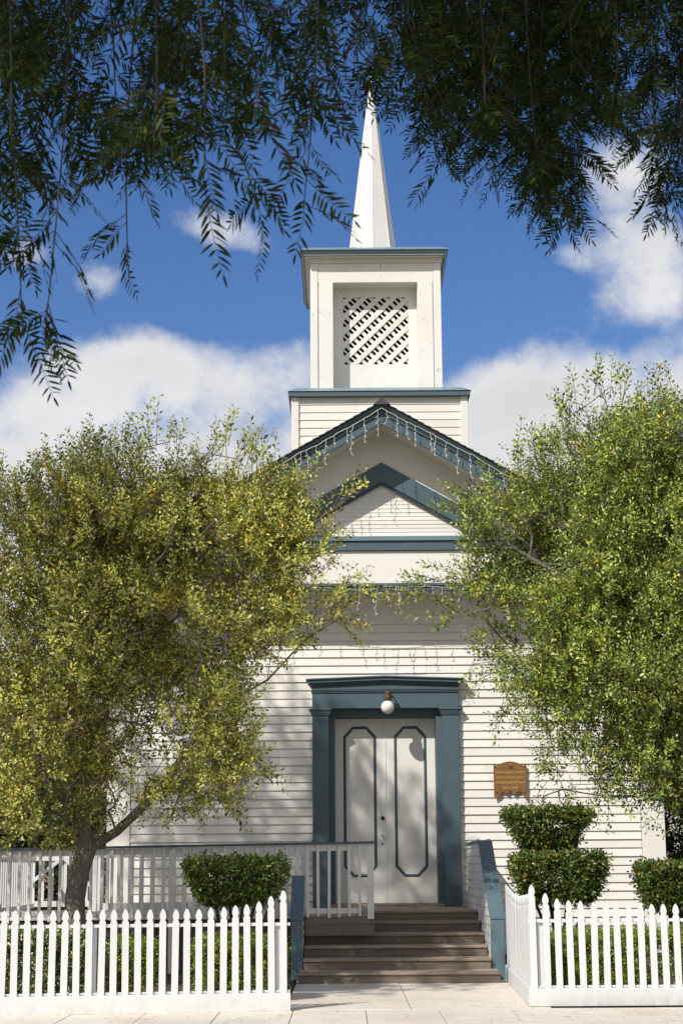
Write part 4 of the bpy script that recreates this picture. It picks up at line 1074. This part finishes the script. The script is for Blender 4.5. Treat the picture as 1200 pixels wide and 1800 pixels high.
# left flat-topped topiary
YT = 23.3
a, b_ = at(323, 1513, YT), at(511, 1590, YT)
tp = empty('topiary_shrub', ((a.x + b_.x) / 2, YT, 0), 'flat-topped dark clipped shrub on bare stems left of the steps', 'shrub', 'clipped topiary shrubs')
stems(tp, ((a.x + b_.x) / 2 - .05, YT, .03), [(a.x + .35, YT, a.z - .25), (a.x + .6, YT + .1, a.z - .2), (b_.x - .35, YT, a.z - .2), (b_.x - .55, YT - .1, a.z - .25), (b_.x - .12, YT, a.z - .3)], .033)
clipped(tp, 'foliage', [(a.x + .03, b_.x - .05, YT - .5, YT + .5, a.z - .52, a.z - .02, .34, 1.0)], 1900, TC)
# right two-tier topiary
YR = 25.2
a, b_ = at(878, 1424, YR), at(1046, 1500, YR); c, d = at(893, 1504, YR - .25), at(1074, 1590, YR - .25)
tp = empty('topiary_shrub', ((a.x + b_.x) / 2, YR, 0), 'two-tiered clipped shrub beside the right side wall and under the rusty sign', 'shrub', 'clipped topiary shrubs')
stems(tp, ((a.x + b_.x) / 2 + .1, YR, .03), [(a.x + .6, YR, a.z - .3), (a.x + .75, YR, a.z - .2), (b_.x - .2, YR, a.z - .15), (c.x + .3, YR - .2, c.z - .3), (d.x - .25, YR - .2, c.z - .3), (d.x - .5, YR, c.z - .25)], .034)
clipped(tp, 'foliage', [(a.x + .05, b_.x - .06, YR - .42, YR + .45, a.z - .50, a.z - .02, .50, .40), (c.x + .05, d.x - .07, YR - .75, YR + .25, c.z - .60, c.z - .02, .26, .60)], 3700, TC)
a, b_ = at(1122, 1519, YR), at(1280, 1590, YR)
tp = empty('topiary_shrub', ((a.x + b_.x) / 2, YR, 0), 'rounded clipped shrub at the right edge before the church corner', 'shrub', 'clipped topiary shrubs')
stems(tp, ((a.x + b_.x) / 2, YR, .03), [(a.x + .3, YR, a.z - .3), (b_.x - .4, YR, a.z - .3), (a.x + .65, YR, a.z - .2)], .03)
clipped(tp, 'foliage', [(a.x, b_.x, YR - .5, YR + .5, a.z - .60, a.z - .02, .22, 1.0)], 2400, TC)
# low hedges behind the fences
HB = [(0.208, 0.285, 0.039), (0.256, 0.330, 0.042), (0.144, 0.225, 0.034), (0.304, 0.360, 0.056)]
TH = clump_templates(8, HB, .032, .017, 14, .05)
def hedge(nm, x0, x1, y0, y1, z1, n, label, T, bumpy=0):
    h = empty(nm, ((x0 + x1) / 2, (y0 + y1) / 2, .03), label, 'hedge' if 'hedge' in nm else 'shrub')
    clipped(h, 'foliage', [(x0, x1, y0, y1, .02, z1, .05, 1.0)], n, T, .05, .03)
    stems(h, ((x0 + x1) / 2, (y0 + y1) / 2, .02), [(x0 + (x1 - x0) * s_, (y0 + y1) / 2, z1 * .6) for s_ in (.2, .4, .6, .8)], .012)
z1 = at(1050, 1640, 23.1).z
hedge('boxwood_hedge', at(955, 1700, 23.1).x, 7.6, 22.7, 23.5, z1, 9000, 'low bright green clipped hedge behind the right picket fence', TH)
hedge('boxwood_shrub', at(345, 1700, 22.6).x, at(497, 1700, 22.6).x, 22.2, 23.0, at(400, 1652, 22.6).z, 2300, 'low green clipped ball behind the left fence beneath the flat-topped shrub', TH)
hedge('boxwood_shrub', at(198, 1700, 22.6).x, at(272, 1700, 22.6).x, 22.2, 23.0, at(230, 1660, 22.6).z, 1300, 'small green clipped shrub behind the left fence just right of the tree trunk', TH)
FB = [(0.075, 0.126, 0.031), (0.105, 0.168, 0.035), (0.090, 0.140, 0.042), (0.850, 0.770, 0.504), (0.150, 0.210, 0.056), (0.850, 0.840, 0.672), (0.075, 0.140, 0.028), (0.060, 0.098, 0.028)]
TF = clump_templates(8, FB, .045, .022, 13, .06)
hedge('variegated_shrub', at(-60, 1700, 22.2).x - 1.2, at(168, 1700, 22.2).x, 21.7, 22.7, at(100, 1640, 22.2).z, 5200, 'cream and green variegated shrub behind the left fence at the tree foot', TF)

# background: evergreen masses and a neighbouring house
def big_bush(name, loc, label, ells, n, palette, h):
    root = empty(name, loc, label, 'tree', 'background trees')
    P, O = ellipsoid_points(ells, n, .35)
    T = shoot_templates(8, palette, L=.5, nl=16, leafL=.11, leafW=.055)
    keep = lump(P, 1.1) > -.6
    scatter('crown', T, P[keep], (unit(O) + (0, 0, .4) + RNG.normal(size=P.shape) * .4)[keep], RNG.uniform(.8, 1.3, keep.sum()), RNG.uniform(.6, 1.3, (keep.sum(), 1)) * np.ones((1, 3)), 'small_leaves', root)
    m = MB(); x, y, z = loc; m.tube([(x, y, -.1), (x + .1, y, h * .3), (x, y + .1, h * .6)], [.2, .16, .09], 8); m.build('trunk', 'dark_bark', root, smooth=True)
DK = [(.035, .06, .014), (.05, .08, .018), (.03, .05, .012), (.07, .10, .02)]
big_bush('evergreen_tree', (-7.6, 35.5, 0), 'dark green leafy tree beyond the ramp gate left of the church', [((-7.6, 35.5, 2.1), (2.6, 1.6, 2.3), 1), ((-5.9, 36.2, 1.6), (1.5, 1.2, 1.7), 1), ((-9.5, 36, 2.4), (2, 1.6, 2.4), 1)], 3800, DK, 3)
big_bush('evergreen_tree', (8.6, 36.5, 0), 'dark green leafy tree in shade behind the right corner of the church', [((8.6, 36.5, 3.2), (2.8, 1.8, 3.4), 1), ((7.0, 37, 1.8), (1.6, 1.4, 2.0), 1), ((11, 37, 3.2), (2.4, 1.8, 3.2), 1)], 4500, [(.022, .036, .01), (.03, .05, .012)], 4)
hs = empty('neighbour_house', (-12, 47, 0), 'tan stucco house with a low tiled roof far behind the left tree', 'house')
m = MB(); m.box(-19, -6.2, 46, 54, -.1, 4.6); hw = m.build('wall', 'stucco', hs)
m = MB(); m.prismx([(45.4, 4.5), (54.6, 4.5), (50, 6.3)], -19.5, -5.7); m.build('roof', 'roof_tile', hs)
for x in (-8.6, -12.0):
    m = MB(); m.box(x - .62, x + .62, 45.93, 46.0, 1.4, 2.9); wd = m.build('window', 'trim_paint', hs)
    m = MB(); m.box(x - .52, x + .52, 45.915, 45.93, 1.5, 2.8); m.build('pane', 'dark_inside', wd)

# ------------------------------------------------------------------ pepper trees
PEP = [(.016, .034, .006), (.022, .044, .008), (.012, .026, .005), (.032, .054, .010), (.042, .038, .010), (.05, .072, .014)]
def pepper_leaf_templates(n, L=.21, pairs=11, ll=.052, lw=.0095, palette=PEP):
    out = []
    for _ in range(n):
        t = Tmpl(); cv_ = RNG.uniform(-.25, .25); ln = L * RNG.uniform(.8, 1.2); tw = RNG.uniform(-.5, .5)
        f = lambda s_: np.array((cv_ * ln * s_ * s_, .08 * ln * math.sin(3 * s_), ln * s_))
        t.stick(f(0), f(.5), .0016, (.06, .05, .02)); t.stick(f(.5), f(1), .0011, (.06, .06, .02))
        k = int(pairs * RNG.uniform(.8, 1.2))
        for i in range(k):
            s_ = .14 + .84 * (i + .5) / k
            for sgn in (-1, 1):
                if RNG.random() < .06: continue
                an = RNG.uniform(.75, 1.05); a = tw * s_
                side = np.array((sgn * math.cos(a), sgn * math.sin(a), 0)); d = side * math.sin(an) + np.array((0, 0, math.cos(an) * .85)) + RNG.normal(size=3) * .10
                c = np.array(palette[RNG.integers(len(palette))]) * RNG.uniform(.75, 1.3)
                sc = (math.sin(math.pi * (.18 + .72 * s_)) ** .5) * RNG.uniform(.85, 1.1)
                t.leaf6(f(s_), d, np.array((math.sin(a) * .3, 1., .2)) + RNG.normal(size=3) * .35, ll * sc, lw * sc, c, .18)
        t.leaf6(f(1.), np.array((0., 0., 1.)), np.array((0, 1., 0)), ll * .8, lw * .8, np.array(palette[0]), 0)
        out.append(t.done())
    return out
PT = pepper_leaf_templates(12)
def strand(top, bot, sway, step=.05, spread=1.5):
    """a drooping twig from top to bottom; returns path points and leaf origins/directions"""
    top, bot = np.array(top), np.array(bot); ln = np.linalg.norm(bot - top); n = max(4, int(ln / .15))
    s_ = np.linspace(0, 1, n + 1)[:, None]; side = RNG.normal(size=3) * np.array((1, 1, 0)) * sway
    pts = top + (bot - top) * s_ + side * np.sin(math.pi * s_) + RNG.normal(size=3) * np.array((.4, .4, 0)) * sway * np.sin(2 * math.pi * s_)
    k = int(ln / step); u_ = np.sort(RNG.uniform(.02, 1, k)); idx = np.minimum((u_ * n).astype(int), n - 1); f = (u_ * n - idx)[:, None]
    P = pts[idx] * (1 - f) + pts[idx + 1] * f
    a = RNG.uniform(0, 6.28, k); out = np.stack([np.cos(a), np.sin(a), np.zeros(k)], 1) * RNG.uniform(.35, spread, (k, 1))
    D = out + np.array((0, 0, -1.))
    return pts, P, D
def pepper_tree(name, loc, label, trunk, strands, step, tmpls, top_tint=1.0, canopy=None, trunk_r=.22):
    root = empty(name, loc, label, 'tree', None)
    tips = [tuple(np.array(s_[0]) + (0, 0, .15)) for s_ in strands]
    sel = tips[::3]
    grow(trunk, sel, .008, 2.4, 'trunk', 'dark_bark', root, trunk_r=trunk_r)
    m = MB(); P = []; D = []
    for top, bot, sway in strands:
        pts, p, d = strand(top, bot, sway, step); P.append(p); D.append(d)
        m.tube([tuple(q) for q in pts], [.0055 - .004 * i / len(pts) for i in range(len(pts))], 4, cap=False)
    m.build('hanging_twig', 'dark_bark', root, smooth=True)
    P = np.concatenate(P); D = np.concatenate(D)
    tn = RNG.uniform(.7, 1.3, (len(P), 1)) * np.ones((1, 3))
    scatter('foliage', tmpls, P, D, RNG.uniform(.75, 1.15, len(P)), tn, 'pepper_leaves', root)
    if canopy:
        ells, n = canopy
        P, O = ellipsoid_points(ells, n, .5)
        D = unit(O) * .5 + (0, 0, -.5) + RNG.normal(size=P.shape) * .5
        scatter('crown', tmpls[:5], P, D, RNG.uniform(1.6, 2.4, len(P)), RNG.uniform(.7, 1.3, (len(P), 1)) * np.ones((1, 3)), 'pepper_leaves', root)
    return root
# the near tree: a curtain of strands hangs into the top of the view.  (px range, lowest py, distance range, count)
curt = []
def hang(px0, px1, pyb, jit, d0, d1, n, sway=.10):
    for _ in range(n):
        px_ = random.uniform(px0, px1); Dd = random.uniform(d0, d1); pb = pyb + random.uniform(-jit, jit * .35)
        b_ = at(px_, pb, Dd); t_ = at(px_ + random.uniform(-50, 50), -130 - random.uniform(0, 60), Dd)
        curt.append(((t_.x, t_.y + random.uniform(-.1, .1), t_.z), tuple(b_), sway * random.uniform(.4, 1.3)))
hang(-60, 50, 300, 170, 4.4, 6.0, 5)
hang(50, 180, 280, 150, 4.4, 6.0, 6)
hang(180, 290, 350, 170, 4.4, 6.2, 7)
hang(20, 90, 580, 15, 4.8, 5.0, 2, .05)
hang(225, 250, 500, 12, 5.0, 5.2, 1, .05)
hang(300, 400, 210, 120, 4.8, 6.2, 4)
hang(335, 365, 330, 8, 4.6, 4.8, 1, .05)
hang(400, 550, 260, 160, 4.4, 6.2, 6)
hang(525, 535, 370, 4, 4.8, 5.0, 1, .02)
hang(455, 480, 360, 10, 5.0, 5.2, 1, .05)
hang(550, 630, 60, 50, 5.0, 6.6, 4)
hang(685, 730, 150, 60, 5.4, 7.5, 4)
hang(720, 810, 215, 110, 6.2, 8.2, 10)
hang(770, 900, 280, 150, 6.2, 8.4, 17)
hang(880, 1000, 345, 150, 6.4, 8.4, 19)
hang(985, 1000, 410, 8, 7.0, 7.4, 1, .05)
hang(1000, 1110, 170, 110, 6.4, 8.4, 11)
hang(1110, 1260, 260, 150, 6.4, 8.4, 13)
hang(1165, 1205, 390, 12, 7.0, 7.4, 3, .05)
Pt = [[(-4.6, 5.2, -.1), (-4.5, 5.3, 1.5), (-4.2, 5.4, 3.2), (-3.9, 5.5, 4.6)], [(-3.9, 5.5, 4.6), (-2.8, 5.6, 6.0), (-1.0, 5.8, 6.7), (1.0, 6.6, 7.0), (2.6, 7.6, 7.2)], [(-3.9, 5.5, 4.6), (-3.2, 4.2, 6.2), (-1.6, 3.0, 7.4)]]
pepper_tree('pepper_tree', (-4.6, 5.2, 0), 'weeping pepper tree with feathery dark leaves hanging across the top of the view', Pt, curt, .040, PT,
            canopy=([((-1.2, 4.2, 8.3), (4.6, 4.2, 1.0), 1), ((1.5, 7.0, 7.7), (2.6, 2.0, .5), .9), ((-3.5, 1.5, 8.6), (3, 3, 1.0), .8)], 3600))
# the second pepper tree grows left of the view, between the street and the church; its shade dapples the doors
s2 = []
PT2 = pepper_leaf_templates(6, L=.24, pairs=9, ll=.07, lw=.016)
def crown_strands(c, r, n, drop):
    for _ in range(n):
        d = RNG.normal(size=3); d /= np.linalg.norm(d); p = np.array(c) + d * np.array(r) * RNG.uniform(.3, 1) ** .5
        q = p + np.array((RNG.uniform(.15, .9) * drop * .8, RNG.normal() * .3, -RNG.uniform(.5, 1) * drop)); s2.append((tuple(p), tuple(q), .15))
crown_strands((-8.6, 20.2, 13.8), (2.2, 3.2, 1.5), 400, 1.4)
crown_strands((-10.6, 20.2, 13.2), (1.6, 3.0, 1.6), 220, 1.4)
crown_strands((-8.4, 15.8, 12.3), (1.9, 3.0, 1.5), 150, 1.6)
Q2 = [[(-10.5, 18.5, -.1), (-10.4, 18.5, 3), (-10.0, 18.6, 6.0), (-9.6, 18.7, 8.5)], [(-9.6, 18.7, 8.5), (-9.2, 19.5, 11), (-8.6, 20.3, 13.2)], [(-9.6, 18.7, 8.5), (-9.0, 17.0, 11), (-8.4, 15.5, 12.5)]]
pepper_tree('pepper_tree', (-10.5, 18.5, 0), 'tall weeping pepper tree standing at the kerb left of the church', Q2, s2, .11, PT2, trunk_r=.28)

# fallen leaves on the pavement
n = 170
P = np.stack([RNG.uniform(-3.9, 3.9, n), RNG.uniform(19.2, 20.7, n), np.full(n, .006)], 1); k = 90
P2 = np.stack([RNG.uniform(-.5, 2.2, k), RNG.uniform(20.8, 25.35, k) , np.full(k, .006)], 1); P = np.concatenate([P, P2])
t = Tmpl(); t.leaf4(np.zeros(3), np.array((1., 0, .1)), np.array((0, 0, 1.)), .035, .014, (1, 1, 1)); t.done()
t2 = Tmpl(); t2.v = t.v[:, [0, 1, 2]] * 1; t2.t = t.t; t2.q = t.q; t2.c = t.c
cols = np.array([(.40, .27, .05), (.30, .20, .08), (.22, .14, .05), (.45, .36, .10)])[RNG.integers(0, 4, len(P))]
o = scatter('fallen_leaves', [t], P, np.tile((0., 0., 1.), (len(P), 1)), RNG.uniform(.6, 1.2, len(P)), cols, 'hedge_leaves', None)
tag(o, 'small yellow fallen leaves scattered on the pale pavement', 'fallen leaves', kind='stuff')
